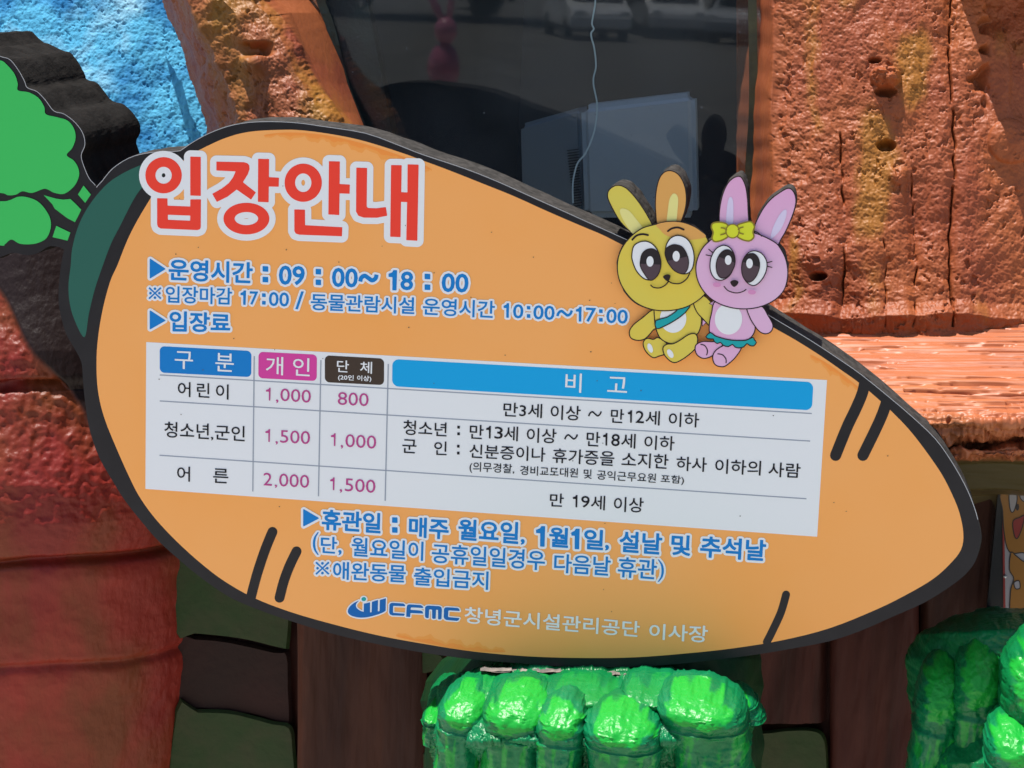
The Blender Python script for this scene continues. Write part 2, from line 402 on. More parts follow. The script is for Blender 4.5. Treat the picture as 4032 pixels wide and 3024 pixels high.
# ---- headline, one raised-colour syllable at a time over one shared white halo
ZT = lambda pts: Z(500, 550, 1.7696, pts)
def ring(cx, cy, rx, ry, ix, iy): return [ellipse(cx, cy, rx, ry), ellipse(cx, cy, ix, iy)]
SYL = [
  ring(255, 248, 125, 124, 59, 61) + [[(443, 120), (512, 122), (512, 390), (443, 387)],
   [(212, 410), (280, 411), (281, 462), (443, 468), (443, 418), (513, 418), (512, 608), (507, 622), (490, 628), (235, 617), (218, 607), (212, 590)],
   [(283, 521), (443, 527), (442, 567), (283, 560)]],
  [[(625, 155), (815, 159), (838, 166), (850, 180), (852, 205), (840, 240), (805, 297), (895, 368), (864, 415), (764, 345), (700, 395), (627, 431), (597, 378), (660, 343), (710, 305), (740, 265), (760, 219), (625, 213)],
   [(916, 135), (988, 137), (987, 263), (1057, 267), (1055, 326), (986, 324), (985, 434), (914, 431)]] + ring(832, 550, 158, 108, 84, 48),
  ring(1228, 300, 128, 131, 59, 67) + [[(1409, 152), (1481, 154), (1480, 311), (1551, 315), (1549, 375), (1479, 372), (1477, 523), (1405, 519)],
   [(1168, 488), (1238, 490), (1239, 598), (1498, 612), (1496, 671), (1200, 660), (1178, 653), (1168, 635)]],
  [[(1600, 197), (1671, 199), (1668, 468), (1680, 478), (1740, 480), (1802, 472), (1811, 528), (1740, 542), (1650, 541), (1613, 528), (1598, 500)],
   [(1842, 179), (1912, 180), (1909, 368), (1956, 370), (1957, 174), (2030, 176), (2021, 702), (1948, 698), (1954, 433), (1907, 431), (1904, 677), (1836, 674)]],
]
segs = [s for syl in SYL for l in syl for s in loop_segs(ZT(l))]
def sd_print(name, segs, off, cell, m, layer, parent=sign):
    v, f = sdf_mesh(segs, off, cell); p = Print(); p.tris(v, f, m, layer); return p.build(name, parent)
sd_print('headline_halo', segs, 26, 2.5, M_white, 3)
for syl in SYL:
    sd_print('headline_syllable', [s for l in syl for s in loop_segs(ZT(l))], 1.2, 1.6, M_red, 4)

# ---- the price table
def rbox(c, r):
    """rounded quadrilateral from its four corners"""
    out = []
    for i in range(4):
        p0, p1, p2 = (np.array(c[k % 4], float) for k in (i - 1, i, i + 1))
        a = (p0 - p1) / np.linalg.norm(p0 - p1); b = (p2 - p1) / np.linalg.norm(p2 - p1); cen = p1 + (a + b) * r
        for k in range(9):
            t = math.pi / 2 * k / 8; out.append(tuple(cen - b * r * math.cos(t) - a * r * math.sin(t)) if False else tuple(cen - b * r * math.cos(t) - a * r * math.sin(t)))
    return out
p = Print(); p.fill([(575.8, 1346.7), (3256.3, 1496.4), (3217.6, 2113.3), (572.6, 1925)], M_white, 2); p.build('price_table', sign)
for c, r, m in (([(629, 1363), (990, 1382), (989.4, 1485), (629, 1467)], 19, M_blue), ([(1018, 1385), (1248, 1396.5), (1247, 1500.5), (1017, 1489)], 18, M_pinkbox),
                ([(1279, 1399), (1512.5, 1412), (1512, 1516.5), (1279, 1505)], 19, M_brown), ([(1545, 1414), (3203, 1505), (3197, 1616), (1544, 1521)], 26, M_azure)):
    p = Print(); p.fill(rbox(c, r), m, 3); p.build('table_heading', sign)
for a, b in (((629, 1476.5), (3196.4, 1628.5)), ((629, 1578.8), (3189.8, 1737)), ((628, 1792.8), (3175.3, 1964))):
    p = Print(); p.stroke([a, b], 4.4, M_rule, 3, caps=False); p.build('table_rule', sign)
for a, b in (((1001, 1402.3), (995.3, 1935)), ((1263.4, 1418), (1253.9, 1954)), ((1528.8, 1433), (1516.5, 1972))):
    p = Print(); p.stroke([a, b], 4.4, M_rule, 4, caps=False); p.build('table_rule', sign)

# ---- lettering: (word, xl, xr, topl, topr, botl, botr) as read in the photograph
def sq(x0, x1, y0, y1, s=.05): return ('#', [(x0, y0), (x1, y0 + s * (x1 - x0)), (x1, y1 + s * (x1 - x0)), (x0, y1)])
def one(x0, x1, y0, y1, wd):
    h = y1 - y0
    return ('#', [(x1 - wd, y1), (x1, y1 + .5), (x1 + .03 * h, y0), (x1 - .75 * wd, y0), (x1 - 1.05 * wd, y0 + .10 * h), (x0 + .2 * wd, y0 + .17 * h), (x0, y0 + .18 * h), (x0, y0 + .30 * h), (x1 - .97 * wd, y0 + .31 * h)])
def tilde(x0, x1, y0, y1, wd):
    c = smooth_loop([(x0 + wd * .4, y1 - wd * .3), (x0 + (x1 - x0) * .12, y0 + (y1 - y0) * .45), (x0 + (x1 - x0) * .3, y0 + wd * .5), (x0 + (x1 - x0) * .5, (y0 + y1) / 2), (x0 + (x1 - x0) * .7, y1 - wd * .5),
                     (x0 + (x1 - x0) * .88, y0 + (y1 - y0) * .55), (x1 - wd * .4, y0 + wd * .3)], 6, False)
    P = np.array(c); T = np.gradient(P, axis=0); T /= np.linalg.norm(T, axis=1)[:, None]; N = np.stack([-T[:, 1], T[:, 0]], 1) * wd / 2
    return ('#', [tuple(q) for q in list(P + N) + list((P - N)[::-1])])
def lens_paren(x0, x1, y0, y1, side, wd):
    s = 1 if side == '(' else -1; xa, xb = (x1, x0) if side == '(' else (x0, x1)
    o = [(xa, y0), (xb + s * .0 * wd, (y0 + y1) / 2), (xa, y1)]
    c = smooth_loop([(xa, y0), (xa + (xb - xa) * .75, y0 + (y1 - y0) * .22), (xb, (y0 + y1) / 2), (xa + (xb - xa) * .75, y0 + (y1 - y0) * .78), (xa, y1)], 5, False)
    P = np.array(c); return ('#', [tuple(q) for q in list(P) + [(x + s * wd * math.sin(math.pi * i / (len(P) - 1)) ** .5 if 0 < i < len(P) - 1 else x + s * wd * .4, y) for i, (x, y) in enumerate(c)][::-1]])
def ref(x0, x1, y0, y1, wd):
    """the reference mark: a saltire with four dots"""
    cx, cy, r = (x0 + x1) / 2, (y0 + y1) / 2, (x1 - x0) / 2; h = wd / 2 / 1.414; o = []
    for sx in (1, -1):
        o.append(('#', [(cx - r * sx - h * sx, cy - r + h), (cx - r * sx + h * sx, cy - r - h), (cx + r * sx + h * sx, cy + r - h), (cx + r * sx - h * sx, cy + r + h)]))
    o = [('#', [(cx, cy - h * 1.2), (cx + r - h, cy - r), (cx + r + h, cy - r + 2 * h), (cx + h * 1.2, cy), (cx + r + h, cy + r - 2 * h), (cx + r - h, cy + r), (cx, cy + h * 1.2),
                (cx - r + h, cy + r), (cx - r - h, cy + r - 2 * h), (cx - h * 1.2, cy), (cx - r - h, cy - r + 2 * h), (cx - r + h, cy - r)])]
    for dx, dy in ((0, -.78), (0, .78), (-.78, 0), (.78, 0)): o.append(('#', ellipse(cx + dx * r, cy + dy * r, wd * .85, wd * .85, n=12)))
    return o
LINES = [
 ('opening_hours_line', M_blue, 2.3, 8.8, [('#', [(591.6, 1021), (649, 1059), (591.6, 1094)]), ('운영시간', 664, 995, 1019, 1033, 1104, 1118), sq(1036, 1054, 1050, 1067), sq(1036, 1054, 1092, 1109), ('09', 1098, 1200, 1045, 1048, 1121, 1124),
   sq(1245, 1262, 1061, 1078), sq(1245, 1262, 1103, 1120), ('00', 1307, 1409, 1054, 1057, 1130, 1133), tilde(1414, 1487, 1080, 1110, 12), one(1532, 1559, 1066, 1141, 12), ('8', 1577, 1627, 1068, 1070, 1142, 1144), sq(1674, 1692, 1080, 1097), sq(1674, 1692, 1122, 1139), ('00', 1739, 1845, 1075, 1078, 1150, 1153)]),
 ('last_entry_line', M_blue, 1.2, 7.8, ref(587.5, 632.7, 1131, 1178, 5) + [('입장마감', 652, 914, 1126, 1133, 1192, 1201), one(948, 966, 1145, 1199, 7.5), ('7', 983, 1016, 1147, 1148, 1200, 1201), sq(1033, 1045, 1156, 1168), sq(1033, 1045, 1186, 1198), ('00', 1058.6, 1138, 1149, 1152, 1205, 1208),
   ('#', [(1164, 1216), (1187, 1148), (1195, 1149), (1172, 1217)]), ('동물관람시설', 1223.6, 1632, 1155, 1171, 1221, 1238), ('운영시간', 1665, 1948.5, 1173, 1185, 1240, 1254), one(1984, 2002, 1195, 1250, 7.5), ('0', 2020, 2061, 1197, 1199, 1253, 1255), sq(2075.5, 2087, 1206, 1217), sq(2075.5, 2087, 1238, 1250),
   ('00', 2100, 2184, 1201, 1205, 1257, 1261), tilde(2192, 2254, 1221, 1246, 8), one(2268.5, 2287.5, 1209, 1265, 7.5), ('7', 2306, 2346, 1211, 1213, 1267, 1269), sq(2360, 2372, 1219, 1231), sq(2360, 2372, 1253, 1265), ('00', 2387.4, 2472, 1216, 1220, 1272, 1276)]),
 ('fee_line', M_blue, 2.3, 8.8, [('#', [(591.6, 1224.7), (649, 1262), (591.6, 1294.5)]), ('입장료', 667, 907, 1223, 1234, 1306, 1310)]),
 ('closing_days_line', M_blue, 2.4, 8.8, [('#', [(1196, 2007.5), (1253, 2040.5), (1196, 2070.5)]), ('휴관일', 1267, 1499, 2005, 2020, 2086, 2102), sq(1546, 1563, 2039, 2056), sq(1546, 1563, 2078, 2095), ('매주', 1610, 1767, 2034, 2044, 2114, 2126), ('월요일', 1804, 2042, 2043, 2056, 2125, 2143),
   (',', 2050, 2066, 2122, 2123, 2145, 2146), one(2113, 2142, 2074, 2150, 13), ('월', 2162, 2238, 2074, 2079, 2153, 2158), one(2252, 2278, 2084, 2160, 13), ('일', 2299, 2376, 2082, 2087, 2162, 2167), (',', 2382, 2398, 2145, 2146, 2168, 2169), ('설날', 2439, 2607, 2090, 2101, 2173, 2185), ('및', 2643, 2719, 2104, 2109, 2185, 2190), ('추석날', 2757, 3016, 2110, 2127, 2194, 2211)]),
 ('holiday_note_line', M_blue, 1.3, 7.8, [lens_paren(1233, 1251, 2097, 2184, '(', 7), ('단', 1263, 1327, 2111, 2115, 2177, 2181), (',', 1332, 1345, 2165, 2166, 2186, 2187), ('월요일이', 1384, 1667, 2115, 2133, 2190, 2209), ('공휴일일경우', 1700, 2146, 2139, 2168, 2216, 2247),
   ('다음날', 2182, 2404, 2180, 2192, 2254, 2269), ('휴관', 2433, 2586, 2192, 2202, 2272, 2284), lens_paren(2594, 2613, 2204, 2290, ')', 7)]),
 ('no_pets_line', M_blue, 1.3, 7.8, ref(1245, 1294, 2213, 2262, 5) + [('애완동물', 1311, 1598, 2210, 2225, 2281, 2295), ('출입금지', 1629, 1923, 2233, 2250, 2304, 2323)]),
 ('operator_name', M_white, 1.2, 0, [('창녕군시설관리공단', 1829, 2519, 2388, 2446, 2454, 2510), ('이사장', 2556, 2787, 2455, 2464, 2516, 2532)]),
 ('heading_text', M_white, .5, 0, [('구', 688, 760, 1382, 1385, 1451, 1455), ('분', 848, 921, 1389, 1393, 1461, 1465), ('개', 1047, 1115, 1402, 1406, 1474, 1478), ('인', 1153.5, 1220, 1407, 1411, 1478, 1482), ('단', 1326.7, 1374, 1417, 1420, 1464, 1467),
   ('체', 1418, 1465, 1422, 1425, 1469, 1472), ('(20인', 1331, 1393, 1474, 1477, 1499, 1502), ('이상)', 1406, 1462, 1477, 1480, 1503, 1505), ('비', 2226, 2290, 1467, 1471, 1542, 1547), ('고', 2392, 2470, 1483, 1486, 1542, 1547)]),
 ('row_text', M_ink, .5, 0, [('어', 700, 750, 1503, 1505, 1561, 1564), ('린', 775, 825, 1507, 1509, 1564, 1567), ('이', 850, 900, 1512, 1514, 1571, 1574), ('청소년', 647, 823, 1660, 1668, 1722, 1731), (',', 830, 840, 1720, 1721, 1734, 1735), ('군인', 846, 964, 1673, 1678, 1730, 1738),
   ('어', 697, 748, 1835, 1838, 1894, 1897), ('른', 839, 899, 1844, 1847, 1901, 1904)]),
 ('price_text', M_pinktx, .0, 0, [one(1047, 1064, 1527, 1577, 5.5), (',', 1086, 1096, 1573, 1573.5, 1588, 1588.5), ('000', 1104, 1224, 1529, 1536, 1579, 1587), ('800', 1330, 1451, 1543, 1549, 1594, 1600.5),
   one(1045, 1062, 1690, 1740, 5.5), (',', 1084, 1094, 1737, 1737.5, 1751, 1751.5), ('500', 1103, 1220.5, 1693, 1698, 1743, 1750), one(1303, 1320, 1706, 1756, 5.5), (',', 1341, 1351, 1752, 1752.5, 1767, 1767.5), ('000', 1360, 1481, 1709, 1716, 1760, 1768),
   ('2', 1037, 1071, 1861, 1863, 1911, 1913), (',', 1081, 1091, 1908, 1908.5, 1922, 1922.5), ('000', 1099, 1217, 1864, 1871, 1915, 1922), one(1300, 1316, 1880, 1930, 5.5), (',', 1337, 1347, 1926, 1926.5, 1941, 1941.5), ('500', 1358, 1478, 1883, 1890, 1934, 1942)]),
 ('remark_text', M_ink, .5, 0, [('만3세', 1982, 2134.5, 1584, 1591, 1640, 1647), ('이상', 2168, 2286, 1594, 1599, 1652, 1657), tilde(2316, 2369, 1619, 1640, 5), ('만', 2405, 2457, 1609, 1612, 1664, 1667), one(2472.6, 2487, 1616, 1664, 5.5), ('2', 2503, 2536, 1617, 1619, 1665, 1667), ('세', 2542, 2598, 1616, 1619, 1672, 1676), ('이하', 2633, 2753, 1623, 1627, 1680, 1684)]),
 ('remark_text', M_ink, .5, 0, [('청소년', 1588, 1759, 1653, 1664, 1712, 1720), sq(1801, 1810, 1677, 1687), sq(1801, 1810, 1703, 1713), ('만', 1849.4, 1904, 1671, 1674, 1727, 1730), one(1914.5, 1931, 1678, 1726, 5.5), ('3', 1947, 1980, 1680, 1682, 1727, 1729), ('세', 1985, 2039.5, 1677, 1680, 1734, 1738), ('이상', 2074, 2191, 1684, 1689, 1742, 1747), tilde(2222, 2275, 1710, 1731, 5),
   ('만', 2309.4, 2363, 1699, 1702, 1756, 1759), one(2375, 2390, 1706, 1754, 5.5), ('8', 2407, 2440.5, 1708, 1710, 1756, 1758), ('세', 2446, 2502.5, 1706, 1709, 1763, 1767), ('이하', 2537, 2656, 1714, 1718, 1770, 1775)]),
 ('remark_text', M_ink, .5, 0, [('군', 1584, 1640, 1729, 1732, 1783, 1786), ('인', 1709, 1759, 1737, 1739, 1791, 1793), sq(1800, 1809, 1752, 1762), sq(1800, 1809, 1779, 1789), ('신분증이나', 1848.5, 2147.5, 1748, 1763, 1803, 1819), ('휴가증을', 2175.7, 2419, 1765, 1777, 1822, 1836),
   ('소지한', 2447.5, 2632, 1779, 1790, 1838, 1848), ('하사', 2663, 2783, 1797, 1802, 1853, 1859), ('이하의', 2816, 2996, 1806, 1815, 1864, 1873), ('사람', 3026, 3152, 1819, 1826, 1877, 1883)]),
 ('remark_text', M_ink, .3, 0, [('(의무경찰,', 1848.5, 2025, 1817, 1828, 1862, 1871), ('경비교도대원', 2047.7, 2275.5, 1833, 1844, 1870, 1881), ('및', 2298, 2330, 1847, 1849, 1884, 1886), ('공익근무요원', 2350.6, 2582.6, 1851, 1865, 1888, 1902), ('포함)', 2601.5, 2693.5, 1868, 1874, 1906, 1911)]),
 ('remark_text', M_ink, .5, 0, [('만', 2165, 2220, 1942, 1944, 1994, 1996), one(2256, 2272, 1950, 1997, 5.5), ('9', 2288, 2321.5, 1952, 1954, 1998, 2000), ('세', 2327, 2382.3, 1950, 1953, 2006, 2010), ('이상', 2417, 2534, 1956, 1960, 2015, 2019)]),
]
glyph_segs([it[0] for L in LINES for it in L[4] if it[0] != '#'])
CHUNKS = []
for L in LINES:
    if L[3]: CHUNKS.append(L)
    else: CHUNKS += [(L[0].replace('_text', '_word').replace('_name', '_word'), L[1], L[2], 0, [it]) for it in L[4]]
for name, m, bold, halo, items in CHUNKS:
    S = []
    for it in items:
        if it[0] == '#':
            l = np.array(it[1]); S += loop_segs([tuple(q) for q in l])
        else: S += [((a[0], a[1]), (b[0], b[1])) for a, b in place(_glyph[it[0]], it[1:], bold)]
    small = max(bold, .2) < 1
    sd_print(name, S, bold, 1.25 if small else 1.6, m, 5)
    if halo: sd_print(name + '_halo', S, bold + halo, 2.2, M_white, 4)

# ---- operator's emblem
ZL = lambda pts: Z(1300, 2320, 3.6867, pts)
emb = [smooth_loop(ZL([(418, 166), (340, 205), (280, 260), (257, 320), (280, 365), (350, 398), (450, 412), (560, 402), (680, 370), (770, 335), (805, 310)]), 4, False)
       + ZL([(808, 132), (722, 158), (718, 318), (690, 325), (694, 158), (607, 184), (602, 336), (578, 340), (578, 192), (490, 212), (487, 332)])
       + smooth_loop(ZL([(487, 332), (430, 310), (385, 275), (372, 235), (385, 200), (418, 166)]), 4, False)]
def capl(pts, wd):
    c = smooth_loop(ZL(pts), 5, False); P = np.array(c); T = np.gradient(P, axis=0); T /= np.linalg.norm(T, axis=1)[:, None]; N = np.stack([-T[:, 1], T[:, 0]], 1) * wd / 2 / 3.6867
    return [tuple(q) for q in list(P + N) + list((P - N)[::-1])]
lets = [ZL([(1085, 247), (920, 240), (912, 248), (910, 340), (920, 346), (1083, 358), (1070, 385), (900, 378), (868, 362), (858, 335), (862, 225), (880, 204), (910, 200), (1060, 210), (1085, 228)]),
        ZL([(1105, 398), (1112, 262), (1122, 232), (1150, 222), (1310, 232), (1342, 250), (1350, 272), (1180, 262), (1167, 270), (1167, 302), (1310, 312), (1340, 325), (1348, 352), (1165, 344), (1160, 402)]),
        ZL([(1410, 420), (1388, 412), (1378, 395), (1380, 265), (1400, 245), (1430, 240), (1580, 248), (1610, 262), (1620, 290), (1615, 425), (1600, 438), (1572, 436), (1568, 425), (1568, 298), (1535, 296), (1530, 425), (1500, 430), (1482, 420), (1482, 296), (1450, 290), (1435, 296), (1428, 415)]),
        ZL([(1880, 315), (1725, 306), (1714, 312), (1710, 400), (1722, 408), (1875, 422), (1860, 450), (1840, 458), (1690, 446), (1662, 430), (1650, 405), (1654, 288), (1670, 268), (1700, 264), (1850, 274), (1872, 288)])]
dot = ZL(ellipse(488, 144, 34, 30))
S = [s for l in emb + lets + [dot] for s in loop_segs(l)]
sd_print('emblem_halo', S, 5.6, 1.5, M_white, 4)
sd_print('emblem', [s for l in emb for s in loop_segs(l)], .3, 1.25, M_logo, 5)
sd_print('emblem_letters', [s for l in lets for s in loop_segs(l)], .6, 1.25, M_logo, 5)
p = Print(); p.fill(dot, M_teal, 5); p.build('emblem_dot', sign)

# ------------------------------------------------------------------ the two rabbit cut-outs
ZM = lambda pts: Z(2350, 620, 1.9294, pts)
LW = 4.2
class Fig:
    def __init__(s, y): s.y = y; s.layer = 1
    def part(s, name, parent, loop, m, line=M_line, lw=LW, sm=5, extra=None):
        p = Print(s.y); l = smooth_loop(ZM(loop), sm) if sm else ZM(loop)
        p.fill(l, m, s.layer); s.layer += 1
        if line: p.stroke(l, lw, line, s.layer, closed=True); s.layer += 1
        return p.build(name, parent)
    def ell(s, name, parent, e, m, line=None):
        return s.part(name, parent, ellipse(*e), m, line, sm=0)
    def line(s, name, parent, strokes, wd, m=M_line):
        p = Print(s.y)
        for q in strokes: p.stroke(smooth_loop(ZM(q), 5, False), wd, m, s.layer)
        s.layer += 1; return p.build(name, parent)
    def eye(s, parent, white, pup, cut, hi):
        e = s.part('eye', parent, white, M_white)
        q = s.part('pupil', e, pup, M_pup1, None)
        l = [pt for pt in smooth_loop(pup, 5) if pt[1] > cut(pt[0])]
        p = Print(s.y); p.fill(ZM(l), M_pup2, s.layer); s.layer += 1; p.build('iris', e)
        p = Print(s.y); p.stroke(smooth_loop(ZM(pup), 5), LW * .8, M_line, s.layer, closed=True); s.layer += 1; p.build('pupil_outline', e)
        s.ell('highlight', e, hi, M_white)

yr = empty('rabbit_cutout', 'yellow rabbit cut-out with one orange ear and teal sash, sitting on the carrot sign', 'cartoon cutout')
pk = empty('rabbit_cutout', 'pink rabbit cut-out with yellow bow and teal skirt, right of the yellow rabbit', 'cartoon cutout')
YL = [(270, 578), (180, 490), (115, 380), (82, 300), (95, 245), (150, 212), (215, 228), (280, 290), (340, 370), (395, 460), (420, 520), (400, 600), (330, 620)]
YR = [(460, 520), (448, 430), (445, 330), (455, 230), (480, 150), (520, 108), (570, 102), (625, 135), (665, 210), (680, 300), (672, 390), (635, 500), (600, 560), (500, 560)]
YH = [(440, 510), (340, 540), (250, 610), (185, 700), (157, 800), (165, 910), (210, 1010), (290, 1098), (400, 1150), (520, 1165), (640, 1148), (740, 1105), (830, 1025), (875, 900), (880, 760), (845, 630), (800, 570), (730, 520), (640, 490), (540, 487)]
PL = [(930, 500), (935, 380), (960, 270), (1000, 190), (1050, 150), (1095, 150), (1130, 220), (1145, 320), (1150, 420), (1155, 500), (1150, 580), (950, 590)]
PRR = [(1195, 555), (1240, 430), (1310, 330), (1400, 260), (1460, 235), (1500, 270), (1512, 340), (1490, 430), (1440, 550), (1400, 620), (1360, 680), (1260, 650)]
PH = [(850, 640), (790, 710), (755, 810), (760, 910), (800, 1000), (870, 1075), (970, 1127), (1090, 1150), (1220, 1140), (1340, 1090), (1420, 1010), (1450, 900), (1440, 790), (1400, 700), (1345, 640), (1200, 575), (1050, 562), (930, 590)]
YY = -0.004; PY = -0.0055
foam = lambda l, par, y, d: slab('foam_board', smooth_loop(ZM([q for q in l]), 4), y + .0002, d, M_black, par, seg=6, rough=.0006, side_mat=M_foam)
for l, d in ((YL, .060), (YR, .066), (YH, -.0008)): foam(l, yr, YY, d)
for l, d in ((PL, .055), (PRR, .045), (PH, .03)): foam(l, pk, PY, d)
# yellow rabbit
F = Fig(YY)
ear = F.part('ear', yr, YL, M_yel); F.part('ear_inner', ear, [(272, 578), (215, 500), (180, 430), (178, 395), (205, 388), (250, 410), (300, 470), (345, 528), (360, 560), (320, 580)], M_yel2, None)
ear = F.part('ear', yr, YR, M_oear); ear['label'] = 'orange ear'; F.part('ear_inner', ear, [(535, 500), (540, 400), (552, 320), (575, 278), (600, 278), (617, 310), (615, 380), (597, 500)], M_yel2, None)
F.part('foot', yr, [(470, 1370), (430, 1382), (380, 1375), (352, 1410), (370, 1470), (425, 1520), (470, 1510), (520, 1490), (545, 1430)], M_yel)
F.ell('foot_pad', yr, (405, 1448, 18, 37, -20), M_white)
F.part('arm', yr, [(420, 1160), (350, 1215), (280, 1270), (248, 1320), (258, 1370), (310, 1390), (370, 1375), (430, 1310), (455, 1290), (455, 1180)], M_yel)
body = F.part('body', yr, [(445, 1120), (440, 1240), (452, 1310), (480, 1370), (530, 1405), (590, 1415), (700, 1385), (765, 1340), (792, 1270), (792, 1200), (770, 1130), (740, 1080), (560, 1090)], M_yel)
F.ell('belly', body, (580, 1222, 100, 110), M_white)
F.part('arm', yr, [(735, 1090), (800, 1050), (850, 1080), (895, 1150), (880, 1290), (800, 1220), (755, 1165)], M_yel)
F.part('sash', yr, [(447, 1240), (530, 1215), (600, 1170), (640, 1128), (715, 1110), (670, 1180), (590, 1240), (500, 1288), (452, 1300)], M_teal, sm=2)
F.part('foot', yr, [(580, 1415), (530, 1420), (502, 1450), (520, 1510), (580, 1558), (640, 1540), (710, 1490), (755, 1440), (765, 1370), (740, 1338), (690, 1350), (630, 1390)], M_yel)
F.ell('foot_pad', yr, (558, 1490, 20, 36, -30), M_white)
head = F.part('head', yr, YH, M_yel)
F.part('head_patch', head, [(452, 512), (480, 548), (520, 588), (600, 615), (680, 624), (750, 622), (828, 602), (790, 562), (730, 524), (640, 494), (540, 490)], M_oear, None)
F.line('eyebrow', yr, [[(270, 625), (300, 595), (345, 583), (388, 590)]], 7.5)
F.line('eyebrow', yr, [[(540, 560), (570, 540), (615, 532), (660, 548)]], 7.5)
F.eye(yr, [(266, 740), (280, 675), (325, 643), (380, 638), (430, 665), (468, 720), (487, 800), (475, 870), (440, 920), (400, 932), (350, 915), (300, 860), (272, 790)],
      [(330, 790), (345, 730), (385, 698), (435, 697), (472, 735), (487, 800), (475, 870), (440, 920), (400, 932), (358, 880), (332, 830)], lambda x: 806, (404, 790, 27, 40))
F.eye(yr, [(520, 720), (530, 660), (565, 610), (620, 593), (680, 615), (720, 670), (739, 750), (730, 830), (700, 875), (650, 885), (590, 860), (545, 805), (525, 760)],
      [(518, 715), (540, 680), (590, 662), (650, 682), (685, 740), (697, 800), (683, 860), (650, 885), (590, 860), (545, 805), (524, 760)], lambda x: 778 - (x - 540) * .22, (603, 750, 27, 40))
F.part('nose', yr, [(503, 905), (530, 888), (558, 895), (555, 920), (540, 942), (518, 928)], M_line, None)
F.line('mouth', yr, [[(410, 970), (430, 986), (475, 991), (520, 970), (545, 940)], [(545, 940), (575, 955), (630, 957), (680, 925), (706, 880)]], 5)
# pink rabbit
F = Fig(PY)
ear = F.part('ear', pk, PL, M_pink); F.part('ear_inner', ear, [(985, 510), (987, 400), (1000, 320), (1018, 300), (1035, 330), (1038, 420), (1032, 510)], M_pink2, None)
ear = F.part('ear', pk, PRR, M_pink); F.part('ear_inner', ear, [(1320, 605), (1340, 530), (1385, 440), (1425, 398), (1442, 408), (1433, 465), (1395, 550), (1335, 612)], M_pink2, None)
for l in ([(855, 1110), (895, 1083), (890, 1130)], [(803, 1232), (832, 1254), (800, 1282)]): F.part('paw_tip', pk, l, M_pink, sm=0)
f = F.part('foot', pk, [(870, 1400), (800, 1400), (750, 1430), (755, 1490), (800, 1525), (850, 1520), (900, 1490), (950, 1440), (940, 1400)], M_pink)
F.line('toe_line', f, [[(790, 1420), (820, 1430), (840, 1465), (835, 1500)]], LW)
f = F.part('foot', pk, [(960, 1430), (900, 1470), (880, 1520), (900, 1575), (960, 1590), (1010, 1560), (1060, 1510), (1097, 1440), (1030, 1410)], M_pink)
F.line('toe_line', f, [[(920, 1492), (955, 1500), (980, 1530), (982, 1560)]], LW)
body = F.part('body', pk, [(905, 1090), (870, 1190), (855, 1270), (862, 1340), (930, 1370), (1050, 1390), (1140, 1385), (1185, 1350), (1203, 1290), (1180, 1220), (1155, 1120), (1050, 1100)], M_pink)
F.ell('belly', body, (1000, 1228, 104, 118), M_white)
F.part('skirt', pk, [(862, 1330), (895, 1353), (930, 1367), (990, 1383), (1050, 1390), (1100, 1391), (1140, 1387), (1185, 1367), (1197, 1385), (1212, 1405), (1192, 1432), (1160, 1428), (1140, 1415), (1115, 1440), (1080, 1447), (1050, 1440), (1030, 1420), (1000, 1437), (960, 1427), (940, 1405), (915, 1414), (890, 1395), (885, 1380), (850, 1378), (828, 1362)], M_teal, sm=2)
F.part('arm', pk, [(1143, 1130), (1160, 1210), (1200, 1280), (1240, 1325), (1285, 1340), (1325, 1320), (1337, 1270), (1300, 1200), (1250, 1130)], M_pink)
F.part('head', pk, PH, M_pink)
F.line('head_line', pk, [[(1195, 560), (1225, 572), (1252, 598)]], LW)
b = F.part('bow', pk, [(885, 498), (950, 493), (1000, 520), (1003, 590), (960, 625), (900, 640), (875, 615), (884, 570), (870, 530)], M_bow, M_bowl, 6)
F.part('bow_lobe', b, [(1065, 520), (1110, 498), (1170, 488), (1198, 525), (1186, 565), (1193, 605), (1158, 634), (1100, 622), (1060, 588)], M_bow, M_bowl, 6)
F.ell('bow_knot', b, (1031, 560, 50, 52), M_bow, M_bowl)
F.line('bow_crease', b, [[(945, 535), (965, 538), (985, 550)], [(942, 588), (965, 582), (982, 572)], [(1110, 530), (1090, 536), (1075, 548)], [(1112, 582), (1092, 577), (1078, 570)]], 5, M_bowl)
F.eye(pk, [(860, 830), (868, 760), (905, 695), (960, 668), (1010, 685), (1042, 735), (1050, 800), (1030, 860), (1000, 905), (950, 932), (900, 922), (870, 880)],
      [(906, 830), (918, 765), (953, 715), (1000, 702), (1038, 735), (1050, 800), (1030, 860), (1000, 900), (955, 918), (920, 892)], lambda x: 750 + (x - 920) * .3, (998, 780, 25, 36))
F.eye(pk, [(1100, 850), (1110, 780), (1150, 725), (1200, 710), (1255, 732), (1290, 790), (1287, 860), (1252, 930), (1200, 972), (1150, 958), (1113, 910)],
      [(1100, 850), (1110, 780), (1147, 738), (1190, 731), (1225, 762), (1237, 820), (1222, 880), (1190, 930), (1150, 948), (1113, 910)], lambda x: 790 + (x - 1130) * .35, (1160, 805, 25, 37))
for q in ([(850, 698), (880, 722)], [(830, 740), (868, 748)], [(1295, 799), (1330, 790)], [(1297, 827), (1330, 835)]): F.line('eyelash', pk, [q], LW)
F.part('nose', pk, [(1015, 943), (1045, 930), (1075, 943), (1067, 968), (1042, 984), (1020, 965)], M_line, None)
F.line('mouth', pk, [[(967, 980), (1000, 1013), (1060, 1029), (1110, 1018), (1133, 1003)]], 4.6)
F.ell('cheek', pk, (912, 967, 30, 18, 5), M_cheek); F.ell('cheek', pk, (1178, 1023, 30, 18, 5), M_cheek)

